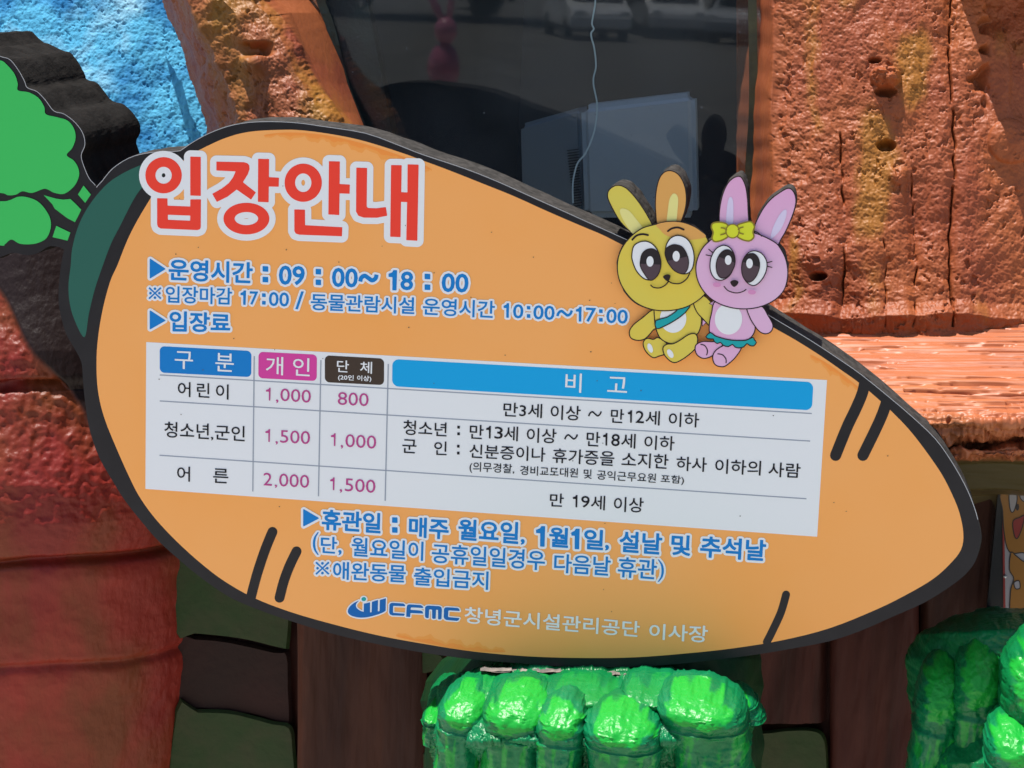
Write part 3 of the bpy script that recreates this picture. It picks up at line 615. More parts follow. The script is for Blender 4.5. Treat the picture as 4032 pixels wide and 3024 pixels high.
# ------------------------------------------------------------------ painted rock walls
M_rock = mat('painted_rock', (.25, .070, .022), rough=.5, c2=(.26, .112, .015), scale=8, c3=(.20, .047, .020), bump=.0011, bscale=140, spec=.28, stretch=(1, 1, .42), lo=.53, hi=.66)
M_reveal = mat('painted_reveal', (.38, .11, .028), rough=.4, c2=(.42, .10, .04), scale=14, bump=.0022, bscale=24, stretch=(.6, 1, 2.2))
def grid(x0, x1, y0, y1, step):
    xs = np.linspace(x0, x1, int((x1 - x0) / step)); ys = np.linspace(y0, y1, int((y1 - y0) / step)); return np.meshgrid(xs, ys)
def popcorn(P, s, seed, amp):
    """sprayed-stucco grain"""
    x, z = P[..., 0] * s, P[..., 2] * s
    a = fbm(x, z, 3, seed); r = fbm(x * 1.7 + 9, z * 1.7, 3, seed + 5); p = fbm(x * 1.3 + 4, z * 1.1, 3, seed + 7)
    return amp * (.75 * a + .35 * (1 - np.abs(r) * 2.2).clip(-1, 1) + .16 * fbm(x * 5, z * 5, 2, seed + 9) - 1.6 * sst(.36, .62, p) * sst(-.3, .3, perlin(x * .2, z * .2, seed + 8)))

# blue wall behind
X, Y = grid(-420, 900, -260, 900, 3.2)
P = W(X, Y, .50, .36, .3)
bl = sheet('blue_wall', P, popcorn(P, 105, 11, .0013) + .003 * fbm(P[..., 0] * 12, P[..., 2] * 12, 3, 3),
           mat('sky_blue_stucco', (.08, .36, .56), rough=.7, spec=.12, c2=(.36, .56, .66), scale=7, c3=(.02, .16, .36), bump=.0016, bscale=170, lo=.48, hi=.64))
tag(bl, 'rough stucco wall painted sky blue, behind the carrot leaves', 'wall')

# post left of the window
X, Y = grid(0, 1, -260, 1000, 3.2)
S_, Yr = np.meshgrid(np.linspace(0, 1, 300), np.linspace(-260, 900, 360))
ys = [-260, 0, 220, 475, 600, 900]; xl = np.interp(Yr, ys, [560, 628, 728, 800, 825, 860]); xm = np.interp(Yr, [-260, 0, 50, 253, 443, 506, 900], [985, 1040, 1110, 1200, 1315, 1380, 1500]); xr = np.interp(Yr, [-260, 0, 110, 330, 520, 900], [1200, 1272, 1312, 1368, 1442, 1560])
Xg = np.where(S_ < .75, xl + (xm - xl) * S_ / .75, xm + (xr - xm) * (S_ - .75) / .25)
dep = np.interp(S_, [0, .06, .2, .45, .66, .75, .80, 1], [.49, .40, .33, .305, .315, .335, .385, .455])
P = W(Xg, Yr, dep + 0 * S_, .30, .4)
rough_ = 1 - sst(.74, .80, S_)
d = popcorn(P, 80, 21, .0018) * rough_ + .007 * fbm(P[..., 0] * 14, P[..., 2] * 14, 3, 7) * rough_
kx, ky = Xg - 1010, Yr - 195; d -= .022 * np.exp(-(np.abs(kx / 55) ** 4 + np.abs(ky / 26) ** 4)); d += .012 * np.exp(-((Xg - 1000) ** 2 / 4200 + (Yr - 250) ** 2 / 1800))
post = sheet('window_post', P, d, M_rock)
tag(post, 'rough orange-brown sculpted post between the blue wall and the window', 'post')

# tree-trunk wall right of the window
S_, Yr = np.meshgrid(np.concatenate([np.linspace(2900, 3080, 50)[:-1], np.linspace(3080, 4260, 430)]), np.linspace(-260, 1330, 560))
P0 = W(S_, Yr, .31, .35, .25)
edge = 2968 + 6 * np.sin(Yr / 90); q = S_ - edge
dep = np.interp(q, [-68, 0, 30, 70, 140, 260, 500, 800, 1300], [.50, .43, .365, .325, .312, .30, .295, .30, .33])
n1 = fbm(P0[..., 0] * 9, P0[..., 2] * 5, 4, 31)
edge2 = 3855 + 60 * perlin(S_ * 0 + 3.3, Yr / 90, 5) + 30 * perlin(S_ / 60, Yr / 40, 6)
val = sst(0, 45, S_ - edge2) * (1 - sst(380, 560, Yr + 60 * n1 - (S_ - 3900) * .35)) * (1 - .9 * np.exp(-((S_ - 3930) / 55) ** 4) * sst(60, 180, Yr))
P = W(S_, Yr, dep, .35, .25)
r2 = sst(55, 95, q)
d = popcorn(P, 72, 41, .0018) * r2 + .011 * n1 * r2 + .0004 * np.sin(Yr / 16 + 3 * n1) * (1 - r2)
d -= .02 * val
shade_lip = sst(3740, 3800, S_ + 70 * perlin(S_ / 90, Yr / 200, 61)) * sst(-250, -200, Yr) * (1 - sst(-70, -20, Yr + 14 * perlin(S_ / 40, Yr * 0, 65)))  # overhang above the view, added to shade the wall's upper right
d += shade_lip * (.115 - .09 * np.exp(-((S_ - 3955) / 42) ** 4) + .02 * perlin(S_ / 70, S_ * 0 + 4, 66))
for gx, y0, y1, wd in ((3318, 480, 1290, 2.8), (3748, -300, 1290, 3.2), (3600, 600, 1290, 2.2), (3480, 900, 1290, 2.0)):
    gxx = gx + 9 * np.sin(Yr / 130 + gx) + 8 * perlin(Yr * 0 + gx, Yr / 60, 3)
    brk = sst(-.2, .35, perlin(Yr * 0 + gx * 1.3, Yr / 70, 8)) if gx != 3748 else sst(-.55, -.1, perlin(Yr * 0 + 7.7, Yr / 50, 18))
    d -= .013 * np.exp(-((S_ - gxx) / wd) ** 2) * sst(y0, y0 + 60, Yr) * (Yr < y1) * brk; d -= .005 * np.exp(-((S_ - gxx) / 26) ** 2) * sst(y0 - 60, y0 + 260, Yr)
def bump_at(cx, cy, rx, ry, h): 
    r = np.hypot((S_ - cx) / rx, (Yr - cy) / ry); return h * np.sqrt(np.clip(1 - r * r, 0, 1))
d += bump_at(3487, 305, 62, 44, .016) * (1 + .5 * fbm(S_ / 30, Yr / 30, 3, 77)); d -= bump_at(3487, 362, 46, 20, .02)
d -= bump_at(3225, 1092, 34, 18, .03); d -= bump_at(3490, 570, 40, 26, .022); d += .006 * np.exp(-((S_ - 3530) / 40) ** 2 - ((Yr - 690) / 36) ** 2); d -= bump_at(3445, 240, 26, 12, .014)
d += bump_at(3980, 560, 100, 90, .012); d += .006 * np.exp(-((S_ - 3270) / 130) ** 2 - ((Yr - 1010) / 70) ** 2)
gf = np.clip(1 - np.abs((Yr - 1250 + 20 * n1) / 60), 0, 1); d += .010 * gf
ym = np.zeros_like(S_)
for cx_, w_, y0, y1, k_ in ((3180, 34, -300, 560, 1), (3600, 62, 110, 470, 1), (3455, 70, 430, 960, 1), (3130, 26, 900, 1290, .8), (3830, 55, 1150, 1290, .8), (3420, 40, 960, 1290, .6), (3960, 60, 60, 200, .8), (3330, 50, -300, 60, .6)):
    cxx = cx_ + 26 * perlin(Yr / 110, Yr * 0 + cx_, 201) + (Yr - y0) * .02
    ym = np.maximum(ym, k_ * np.exp(-((S_ - cxx) / (w_ * 1.25)) ** 2) * sst(y0 - 80, y0 + 120, Yr) * (1 - sst(y1 - 140, y1 + 90, Yr)))
ym = sst(.22, .95, ym + .55 * fbm(P[..., 0] * 26, P[..., 2] * 12, 5, 203)) * np.clip(ym * 8, 0, 1) * .58
tw = sheet('trunk_wall', P, d, attr_mat('painted_bark', (.31, .086, .026), (.31, .145, .016), rough=.5, c2=(.25, .060, .023), scale=9, bump=.0010, bscale=150, spec=.24, stretch=(1, 1, .42)), attrs={'paint': ym})
tag(tw, 'rough orange-brown tree-bark wall with yellow streaks, right of the window', 'wall')

# window sill ledge
LP = [(1225, .27), (1262, .255), (1300, .235), (1620, .075), (1662, .062), (1700, .07), (1722, .082), (1742, .125), (1758, .075), (1790, .07), (1806, .11), (1818, .165), (1925, .175), (1945, .33), (2050, .36)]
S_, T_ = np.meshgrid(np.linspace(2700, 4300, 460), np.linspace(0, 1, 420))
acc = np.cumsum([0] + [math.hypot((b[0] - a[0]) / 800, (b[1] - a[1]) * 3) for a, b in zip(LP, LP[1:])]); acc /= acc[-1]
Yr = np.interp(T_, acc, [a for a, b in LP]); dep = np.interp(T_, acc, [b for a, b in LP])
Yr = Yr + 14 * perlin(S_ / 240, S_ * 0 + 2, 4) * sst(1500, 1700, Yr) + (S_ - 3600) * .02 * sst(1300, 1600, Yr)
P = W(S_, Yr, dep)
top = 1 - sst(1600, 1680, Yr); lip = sst(1600, 1680, Yr) * (1 - sst(1800, 1815, Yr))
gr = fbm(P[..., 0] * 5, Yr / 13, 4, 51); d = .0015 * gr * top + .0008 * fbm(P[..., 0] * 9, Yr / 5, 3, 54) * top
d -= .010 * np.exp(-((Yr - 1545 - 8 * np.sin(S_ / 120)) / 4) ** 2) * (S_ > 3560) * top
d -= .006 * sst(.35, .5, fbm(P[..., 0] * 7, Yr / 10, 3, 57)) * top
d += lip * (.010 * fbm(P[..., 0] * 22, Yr / 30, 4, 61) + .006 * popcorn(P, 40, 62, 1))
led = sheet('window_ledge', P, d, attr_mat('painted_ledge', (.40, .128, .048), (.035, .04, .010), rough=.44, spec=.3, c2=(.35, .098, .038), scale=12, bump=.0010, bscale=45, stretch=(.35, 1, 2)),
            attrs={'paint': sst(1800, 1822, Yr) * .9 + .35 * lip * sst(.0, .4, fbm(P[..., 0] * 10, P[..., 2] * 10, 3, 71))})
tag(led, 'glossy orange-brown window ledge grooved like wood, right of the carrot sign', 'ledge')

# ------------------------------------------------------------------ window and what is behind and in front of it
def glass_mat():
    m = bpy.data.materials.new('window_glass'); m.use_nodes = True; n = m.node_tree; n.nodes.clear(); L = n.links.new
    o = n.nodes.new('ShaderNodeOutputMaterial'); mx = n.nodes.new('ShaderNodeMixShader'); t = n.nodes.new('ShaderNodeBsdfTransparent'); g = n.nodes.new('ShaderNodeBsdfGlossy')
    fr = n.nodes.new('ShaderNodeFresnel'); fr.inputs[0].default_value = 1.5; g.inputs['Roughness'].default_value = 0.019; t.inputs[0].default_value = (.80, .86, .88, 1)
    L(fr.outputs[0], mx.inputs[0]); L(t.outputs[0], mx.inputs[1]); L(g.outputs[0], mx.inputs[2])
    d = n.nodes.new('ShaderNodeBsdfDiffuse'); d.inputs[0].default_value = (.5, .55, .58, 1); m2 = n.nodes.new('ShaderNodeMixShader')
    tc = n.nodes.new('ShaderNodeTexCoord'); nz = n.nodes.new('ShaderNodeTexNoise'); nz.inputs['Scale'].default_value = 5; nz.inputs['Detail'].default_value = 4
    nz2 = n.nodes.new('ShaderNodeTexNoise'); nz2.inputs['Scale'].default_value = 170; r2 = n.nodes.new('ShaderNodeMapRange'); r2.inputs[1].default_value = .70; r2.inputs[2].default_value = .78; r2.inputs[4].default_value = .3
    L(tc.outputs['Object'], nz.inputs['Vector']); L(tc.outputs['Object'], nz2.inputs['Vector']); L(nz2.outputs[0], r2.inputs[0])
    r = n.nodes.new('ShaderNodeMapRange'); r.inputs[1].default_value = .4; r.inputs[2].default_value = .75; r.inputs[3].default_value = .015; r.inputs[4].default_value = .06
    ad = n.nodes.new('ShaderNodeMath'); L(nz.outputs[0], r.inputs[0]); L(r.outputs[0], ad.inputs[0]); L(r2.outputs[0], ad.inputs[1])
    L(ad.outputs[0], m2.inputs[0]); L(mx.outputs[0], m2.inputs[1]); L(d.outputs[0], m2.inputs[2]); L(m2.outputs[0], o.inputs[0]); return m
GY = .43
win = empty('window', 'dusty dark ticket window with rubber seal, above the carrot sign', 'window')
def box(name, x0, x1, y0, y1, z0, z1, m, parent=None, bev=0):
    import bmesh
    bm = bmesh.new(); bmesh.ops.create_cube(bm, size=1)
    for v in bm.verts: v.co = Vector(((x0 + x1) / 2 + v.co.x * (x1 - x0), (y0 + y1) / 2 + v.co.y * (y1 - y0), (z0 + z1) / 2 + v.co.z * (z1 - z0)))
    if bev: bmesh.ops.bevel(bm, geom=bm.edges[:], offset=bev, segments=3, affect='EDGES', profile=.6)
    me = bpy.data.meshes.new(name); bm.to_mesh(me); bm.free(); me.materials.append(m)
    o = bpy.data.objects.new(name, me); COL.objects.link(o)
    if parent: o.parent = parent
    return o
g0 = W(1180, -330, GY); g1 = W(3010, 1350, GY)
box('glass_pane', g0[0], g1[0], GY, GY + .005, g1[2], g0[2], glass_mat(), win)
M_seal = mat('rubber_seal', (.012, .014, .014), rough=.45, c2=(.03, .05, .035), scale=30, bump=.002, bscale=90)
p = Print(GY - .004); p.stroke(smooth_loop([(1190, -250), (1262, 0), (1302, 110), (1358, 330), (1432, 520), (1530, 800)], 6, False), 34, M_seal, 0); p.build('seal', win)
p = Print(GY - .004); p.stroke(smooth_loop([(2955, -250), (2962, 0), (2966, 400), (2950, 700), (2940, 1200)], 6, False), 34, mat('olive_sealant', (.10, .10, .04), rough=.6, c2=(.02, .03, .025), scale=14, bump=.002, bscale=60), 0); p.build('seal', win)
p = Print(GY - .0012); p.stroke(smooth_loop(Z(1200, 0, 1.58, [(1812, -250), (1808, 0), (1801, 60), (1792, 110), (1787, 150), (1798, 180), (1782, 205), (1785, 240), (1797, 280), (1808, 350), (1811, 420), (1797, 480), (1797, 530), (1807, 580), (1818, 640), (1816, 720), (1805, 800), (1780, 880), (1742, 960), (1700, 1010), (1680, 1070), (1667, 1150), (1669, 1260)]), 5, False), 6.5,
    mat('dried_drip', (.24, .33, .34), rough=.5), 0); p.build('paint_drip', win)
# frame posts of the pane, just inside it
M_dark = mat('dark_interior', (.030, .036, .040), rough=.8, c2=(.05, .055, .055), scale=3)
for a, b, c, d_ in (((1210, -300), (1520, 900), (1385, -300), (1620, 900)),):
    q = [W(*a, GY + .03), W(*c, GY + .03), W(*d_, GY + .03), W(*b, GY + .03)]; r = [v + np.array([0, .03, 0]) for v in q]
    mesh_obj('window_frame', q + r, [(0, 3, 2, 1), (4, 5, 6, 7), (0, 1, 5, 4), (1, 2, 6, 5), (2, 3, 7, 6), (3, 0, 4, 7)], M_seal, win)
# booth interior: five inward faces
bx0, bx1, by0, by1, bz0, bz1 = -.34, .60, GY + .07, 2.3, -.25, 1.05
rm = mesh_obj('booth_interior', [(bx0, by0, bz0), (bx1, by0, bz0), (bx1, by1, bz0), (bx0, by1, bz0), (bx0, by0, bz1), (bx1, by0, bz1), (bx1, by1, bz1), (bx0, by1, bz1)],
              [(0, 1, 2, 3), (4, 7, 6, 5), (3, 2, 6, 7), (0, 3, 7, 4), (1, 5, 6, 2)], M_dark); rm['kind'] = 'structure'
# white monitor seen from behind
mon = empty('monitor', 'pale monitor seen from behind through the window glass, tilted', 'monitor')
M_mon = mat('pale_plastic', (.50, .55, .60), rough=.5)
def prism(name, f, b, m, parent, bev=.004):
    import bmesh
    bm = bmesh.new(); vs = [bm.verts.new(v) for v in list(f) + list(b)]; n = len(f)
    bm.faces.new(vs[:n]); bm.faces.new(vs[n:][::-1])
    for i in range(n): bm.faces.new((vs[i], vs[n + i], vs[n + (i + 1) % n], vs[(i + 1) % n]))
    bmesh.ops.recalc_face_normals(bm, faces=bm.faces)
    if bev: bmesh.ops.bevel(bm, geom=bm.edges[:], offset=bev, segments=3, affect='EDGES')
    me = bpy.data.meshes.new(name); bm.to_mesh(me); bm.free(); me.materials.append(m); o = bpy.data.objects.new(name, me); COL.objects.link(o); o.parent = parent; return o
my = .64
fr_ = [W(2285, 418, my), W(2735, 365, my - .02), W(2745, 860, my - .02), W(2300, 860, my)]
prism('back_shell', fr_, [v + np.array([.0, .06, .0]) for v in fr_], M_mon, mon, .010)
sd = [W(2045, 490, my + .10), W(2284, 422, my + .012), W(2298, 858, my + .012), W(2055, 900, my + .10)]
sh = prism('side_shell', sd, [v + np.array([.01, .06, .0]) for v in sd], mat('pale_plastic_side', (.26, .30, .34), rough=.6), mon, .007)
for k in range(22):
    a = W(2232 + k * 1.2, 592 + k * 10.5, my + .0245); b = W(2278 + k * .6, 586 + k * 10.5, my + .007)
    prism('vent_slot', [a, b, b + np.array([0, 0, -.0011]), a + np.array([0, 0, -.0011])], [v + np.array([0, .004, 0]) for v in (a, b, b + np.array([0, 0, -.0011]), a + np.array([0, 0, -.0011]))], M_dark, mon, 0)

# ------------------------------------------------------------------ wall below the ledge
lw = empty('lower_wall', 'shaded dark brown wall of sculpted boards with green stones, below the sign', 'wall')
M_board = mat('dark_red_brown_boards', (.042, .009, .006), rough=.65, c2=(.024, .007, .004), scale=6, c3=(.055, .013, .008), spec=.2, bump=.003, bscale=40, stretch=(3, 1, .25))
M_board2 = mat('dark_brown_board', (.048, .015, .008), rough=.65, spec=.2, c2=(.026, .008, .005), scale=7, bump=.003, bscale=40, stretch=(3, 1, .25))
LY = .34
def board_panel(name, x0, x1, y0, y1, yd, m, amp=.004, seed=0):
    X, Y = grid(x0, x1, y0, y1, 6)
    P = W(X, Y, yd); P = P.copy()
    e = np.minimum(np.minimum(X - x0, x1 - X), 40) / 40; dd = -.02 * (1 - np.clip(e, 0, 1)) ** 2 + amp * fbm(P[..., 0] * 30, P[..., 2] * 5, 4, seed) + amp * fbm(P[..., 0] * 6, P[..., 2] * 4, 2, seed + 3)
    return sheet(name, P, dd, m, lw)
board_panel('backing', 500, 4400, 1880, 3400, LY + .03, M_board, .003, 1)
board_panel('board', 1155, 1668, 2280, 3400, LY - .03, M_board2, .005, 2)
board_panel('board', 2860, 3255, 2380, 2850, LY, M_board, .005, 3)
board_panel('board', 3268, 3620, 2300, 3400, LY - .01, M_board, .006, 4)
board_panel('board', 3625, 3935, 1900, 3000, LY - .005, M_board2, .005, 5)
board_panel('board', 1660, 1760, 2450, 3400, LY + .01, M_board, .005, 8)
def stone(loop, m, th=.022, name='stone'):
    l = smooth_loop(loop, 3); ymid = LY + .022 - th
    A = W([q[0] for q in l], [q[1] for q in l], LY + .03); B = W([q[0] for q in l], [q[1] for q in l], ymid + .006); c = B.mean(0)
    C_ = c + (B - c) * .955; C_[:, 1] = ymid; n = len(l); v = [tuple(q) for q in A] + [tuple(q) for q in B] + [tuple(q) for q in C_]; f = []
    for k in range(2):
        for i in range(n): j = (i + 1) % n; f.append((k * n + i, k * n + j, (k + 1) * n + j, (k + 1) * n + i))
    for t in tessellate_polygon([[Vector((q[0], q[2], 0)) for q in C_]]): f.append(tuple(2 * n + q for q in t))
    import bmesh
    o = mesh_obj(name, v, f, m, lw); bm = bmesh.new(); bm.from_mesh(o.data); bmesh.ops.recalc_face_normals(bm, faces=bm.faces); bm.to_mesh(o.data); bm.free(); return o
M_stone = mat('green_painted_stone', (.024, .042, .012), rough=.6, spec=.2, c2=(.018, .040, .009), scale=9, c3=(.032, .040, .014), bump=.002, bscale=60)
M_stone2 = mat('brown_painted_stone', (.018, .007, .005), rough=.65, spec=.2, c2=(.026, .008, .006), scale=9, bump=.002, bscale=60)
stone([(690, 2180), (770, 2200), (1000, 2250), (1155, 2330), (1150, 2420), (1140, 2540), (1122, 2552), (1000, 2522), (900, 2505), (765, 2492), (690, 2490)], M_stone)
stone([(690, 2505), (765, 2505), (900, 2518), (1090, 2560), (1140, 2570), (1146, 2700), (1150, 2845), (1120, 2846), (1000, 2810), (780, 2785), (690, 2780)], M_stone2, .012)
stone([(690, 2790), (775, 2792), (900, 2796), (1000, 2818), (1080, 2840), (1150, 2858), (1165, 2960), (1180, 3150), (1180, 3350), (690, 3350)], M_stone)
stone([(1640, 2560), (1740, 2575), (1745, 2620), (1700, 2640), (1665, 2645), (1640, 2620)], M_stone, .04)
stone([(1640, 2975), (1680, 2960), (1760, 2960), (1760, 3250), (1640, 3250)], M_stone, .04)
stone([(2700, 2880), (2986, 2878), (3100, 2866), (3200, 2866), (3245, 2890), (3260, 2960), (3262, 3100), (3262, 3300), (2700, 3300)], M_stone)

# poster in its frame at the right edge
po = empty('poster', 'narrow cartoon rabbit poster with red border in the shade under the ledge', 'poster')
PYY = LY - .018
box('backing_board', W(3925, 2000, PYY)[0], W(4500, 2000, PYY)[0], PYY, PYY + .012, W(3950, 2470, PYY)[2], W(3950, 1890, PYY)[2], mat('poster_black', (.01, .01, .012), rough=.4), po)
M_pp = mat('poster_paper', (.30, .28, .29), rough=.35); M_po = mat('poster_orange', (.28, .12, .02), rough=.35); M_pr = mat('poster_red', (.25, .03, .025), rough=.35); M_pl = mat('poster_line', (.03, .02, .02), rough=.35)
ZP = lambda pts: Z(3600, 1700, 1.659, pts)
p = Print(PYY - .001); p.fill([(3949, 1900), (4450, 1900), (4450, 2460), (3951, 2460)], M_pp, 1); p.build('sheet', po)
p = Print(PYY - .001); p.stroke([(3951, 1902), (3952, 2150), (3956, 2460)], 8, M_pr, 2, caps=False); p.build('border', po)
def pfig(name, loop, m, ly, lw_=4): 
    p = Print(PYY - .001); l = smooth_loop(ZP(loop), 5); p.fill(l, m, ly); p.stroke(l, lw_, M_pl, ly + 1, closed=True); return p.build(name, po)
pfig('cartoon_head', [(585, 380), (578, 520), (590, 680), (612, 770), (650, 795), (700, 790), (800, 790), (900, 700), (900, 380)], M_po, 3)
pfig('cartoon_eye', [(622, 400), (660, 385), (672, 440), (655, 510), (635, 525), (622, 480)], M_pp, 5); pfig('cartoon_eye', [(690, 385), (740, 380), (740, 440), (715, 455), (692, 430)], M_pp, 5)
pfig('cartoon_nose', [(668, 480), (678, 475), (682, 495), (674, 512), (666, 500)], M_pl, 5); pfig('cartoon_mouth', [(645, 585), (690, 560), (720, 550), (700, 640), (672, 698), (652, 670)], M_pr, 5)
pfig('cartoon_body', [(632, 790), (665, 810), (720, 850), (800, 860), (800, 1250), (640, 1250), (628, 1050), (650, 960), (622, 900)], M_po, 5)
pfig('cartoon_belly', [(652, 985), (685, 975), (690, 1020), (662, 1025)], M_pp, 7)
bpy.ops.mesh.primitive_uv_sphere_add(segments=12, ring_count=8, radius=.0022, location=tuple(W(3958, 2270, PYY - .002))); sb = bpy.context.object; sb.name = 'screw'; sb.parent = po; sb.data.materials.append(mat('screw_steel', (.5, .5, .5), rough=.3, metal=1))

# ------------------------------------------------------------------ the big red carrot sculpture, lower left
axc = W(205, 1900, .462); T_, A_ = np.meshgrid(np.linspace(0, 1, 520), np.linspace(-1.75, 1.9, 420), indexing='ij')
ztop = W(60, 930, .2)[2]; zbot = W(60, 3420, .2)[2]; zz = ztop + (zbot - ztop) * T_
zpx = lambda py: W(60, py, .17)[2]
rad = np.interp(zz, [zpx(v) for v in (3420, 3024, 2600, 2260, 2100, 1950, 1850, 1650, 1600, 1560, 1450, 1250, 930)], [.240, .246, .250, .247, .258, .252, .238, .206, .200, .204, .194, .160, .115])
P = np.stack([axc[0] + rad * np.sin(A_), axc[1] - rad * np.cos(A_), zz], -1)
d = np.zeros_like(zz)
lit = sst(zpx(2300), zpx(1900), zz)
arc = A_ * rad * 60
for py, dp, sk, wv in ((1600, .016, .010, .006), (2285, .013, .012, .005), (2700, .005, .008, .006)):
    z0 = zpx(py) + sk * np.sin(A_ * 1.4) + .004 * np.sin(A_ * 5)
    d -= dp * np.exp(-((zz - z0) / wv) ** 2) ; d += dp * .35 * np.exp(-((zz - z0 + .022) / .018) ** 2)
d += .0020 * fbm(A_ * rad * 75, zz * 75, 4, 81) * (.25 + lit) + .003 * fbm(A_ * 3, zz * 12, 3, 82)
cs = mat('red_painted_cement', (.235, .024, .014), rough=.45, spec=.22, c2=(.17, .017, .012), scale=5, c3=(.15, .034, .010), bump=.0018, bscale=110, stretch=(1, 1, .5))
pxs = (P[..., 0] - axc[0]) / .000305 + 175; up = sst(0, .012, zz - zpx(1085) + np.clip(pxs, 0, 900) * .00034 * 1.05 + .004 * np.sin(pxs / 40)); d = d * (1 - .85 * up) + .005 * up  # above the diagonal the leaf's shadow is painted in dark brown
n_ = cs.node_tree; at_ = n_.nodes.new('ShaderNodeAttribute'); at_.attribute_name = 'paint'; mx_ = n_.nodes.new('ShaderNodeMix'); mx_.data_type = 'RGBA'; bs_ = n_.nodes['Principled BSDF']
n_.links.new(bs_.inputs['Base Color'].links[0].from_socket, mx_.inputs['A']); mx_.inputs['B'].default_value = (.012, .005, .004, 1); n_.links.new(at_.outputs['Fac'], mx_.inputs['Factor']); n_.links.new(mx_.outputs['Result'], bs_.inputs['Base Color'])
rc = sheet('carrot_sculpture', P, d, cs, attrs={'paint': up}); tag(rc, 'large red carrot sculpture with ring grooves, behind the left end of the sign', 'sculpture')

# ------------------------------------------------------------------ green pedestals
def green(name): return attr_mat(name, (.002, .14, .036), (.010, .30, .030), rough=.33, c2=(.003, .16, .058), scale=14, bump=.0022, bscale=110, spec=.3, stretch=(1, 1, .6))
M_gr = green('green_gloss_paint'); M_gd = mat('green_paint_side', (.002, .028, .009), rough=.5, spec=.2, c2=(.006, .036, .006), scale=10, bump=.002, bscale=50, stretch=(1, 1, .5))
ped = empty('pedestal', 'green glossy sculpted leaf pedestal supporting the carrot sign from below', 'pedestal')
ZG = lambda x, y: (1250 + x / 1.1957, 2550 + y / 1.1957)
# front cluster: outline rows between left and right edges
xs = np.linspace(0, 1, 560); ts = np.linspace(0, 1, 420); S_, T_ = np.meshgrid(xs, ts)
Tk = [0, .10, .22, .34, .46, .60, .72, .84, 1]
Yr = np.interp(T_, Tk, [2606, 2636, 2672, 2735, 2810, 2890, 2955, 3030, 3330])
dep = np.interp(T_, Tk, [.015, .0, -.020, -.052, -.092, -.132, -.148, -.112, -.10])
xl = np.interp(T_, Tk, [1920, 1850, 1745, 1690, 1668, 1665, 1680, 1700, 1735]); xr = np.interp(T_, Tk, [2600, 2640, 2800, 2900, 2945, 2950, 2925, 2890, 2850])
Xg = xl + (xr - xl) * S_
rnd = np.sqrt(np.clip(1 - np.abs(2 * S_ - 1) ** 5, 0, 1)); dep = dep + (1 - rnd) * .14
Yr = Yr + 22 * (1 - rnd) * (1 - T_)
P = W(Xg, Yr, dep)
lobes = [(1700, 2830, 56, 90, .5), (1812, 2786, 92, 118, .9), (2023, 2800, 130, 130, 1), (2203, 2838, 90, 128, .75), (2442, 2862, 149, 124, 1.05), (2742, 2790, 156, 128, 1.1), (2905, 2775, 62, 66, .6)]
d = np.full_like(Xg, .003); paint = np.zeros_like(Xg)
P[..., 1] += .027 * sst(.10, .3, T_)
d += .0028 * fbm(P[..., 0] * 45, P[..., 2] * 45, 4, 92) + .0016 * popcorn(P, 120, 93, 1) * sst(2900, 2960, Yr)
cr = np.abs(fbm(P[..., 0] * 26, P[..., 2] * 26, 3, 97)); d -= .0018 * (cr < .010); d += .0012 * fbm(P[..., 0] * 150, P[..., 2] * 150, 3, 98)
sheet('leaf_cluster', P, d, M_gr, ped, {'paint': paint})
def lobe(name, parent, px, top, bot, hw, front, dr=.05, tilt=0.0, seed=0, stalk=True, patch=1.0):
    """one swollen leaf of the sculpted clump: rounded head, undercut, then its stalk"""
    A_, T_ = np.meshgrid(np.linspace(-math.pi, math.pi, 120), np.concatenate([np.linspace(0, 1, 90), np.linspace(1.03, 2.6 if stalk else 1.3, 50)]), indexing='ij')
    A_, T_ = A_.T, T_.T; A_ = -A_
    k1 = (W(px + 1000, 2850, front)[0] - W(px, 2850, front)[0]) / 1000; R_ = hw * k1 * 1.09
    zt = W(px, top, front + dr + .016)[2]; zb = W(px, bot, front)[2]
    r = np.where(T_ < .66, (1 - np.clip(1 - T_ / .66, 0, 1) ** 2.3) ** .52, 1 - .07 * sst(.76, 1.0, T_) - .05 * sst(1, 2.4, T_))
    cx_ = W(px, (top + bot) / 2, front)[0] + tilt * (T_ - .5) * R_
    ca, sa = np.cos(A_), np.sin(A_); sq_ = (np.abs(ca) ** 2.6 + np.abs(sa) ** 2.6) ** (-1 / 2.6)
    P = np.stack([cx_ + R_ * r * sa * sq_, front + dr - dr * r * ca * sq_ + .02 * (1 - np.clip(T_ / .66, 0, 1)) ** 1.5, zt + (zb - zt) * T_], -1)
    x, z = P[..., 0], P[..., 2]
    d = .0022 * fbm(x * 38 + seed, z * 38, 4, 100 + seed) + .0011 * fbm(x * 130, z * 130, 3, 120 + seed) * 1.0
    crk = np.abs(fbm(x * 30 + 3, z * 30 + seed, 3, 140 + seed)); d -= .0016 * np.exp(-(crk / .012) ** 2)
    d -= .003 * np.exp(-((T_ - 1.02) / .06) ** 2); d += .0022 * fbm(x * 90, z * 12, 3, 150 + seed) * (T_ > 1)
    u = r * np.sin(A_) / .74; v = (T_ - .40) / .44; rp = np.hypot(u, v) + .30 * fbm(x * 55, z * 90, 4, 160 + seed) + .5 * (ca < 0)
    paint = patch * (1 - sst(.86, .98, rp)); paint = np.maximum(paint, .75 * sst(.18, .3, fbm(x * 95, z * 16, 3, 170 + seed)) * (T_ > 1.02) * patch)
    return sheet(name, P, d, M_gr, parent, {'paint': paint})
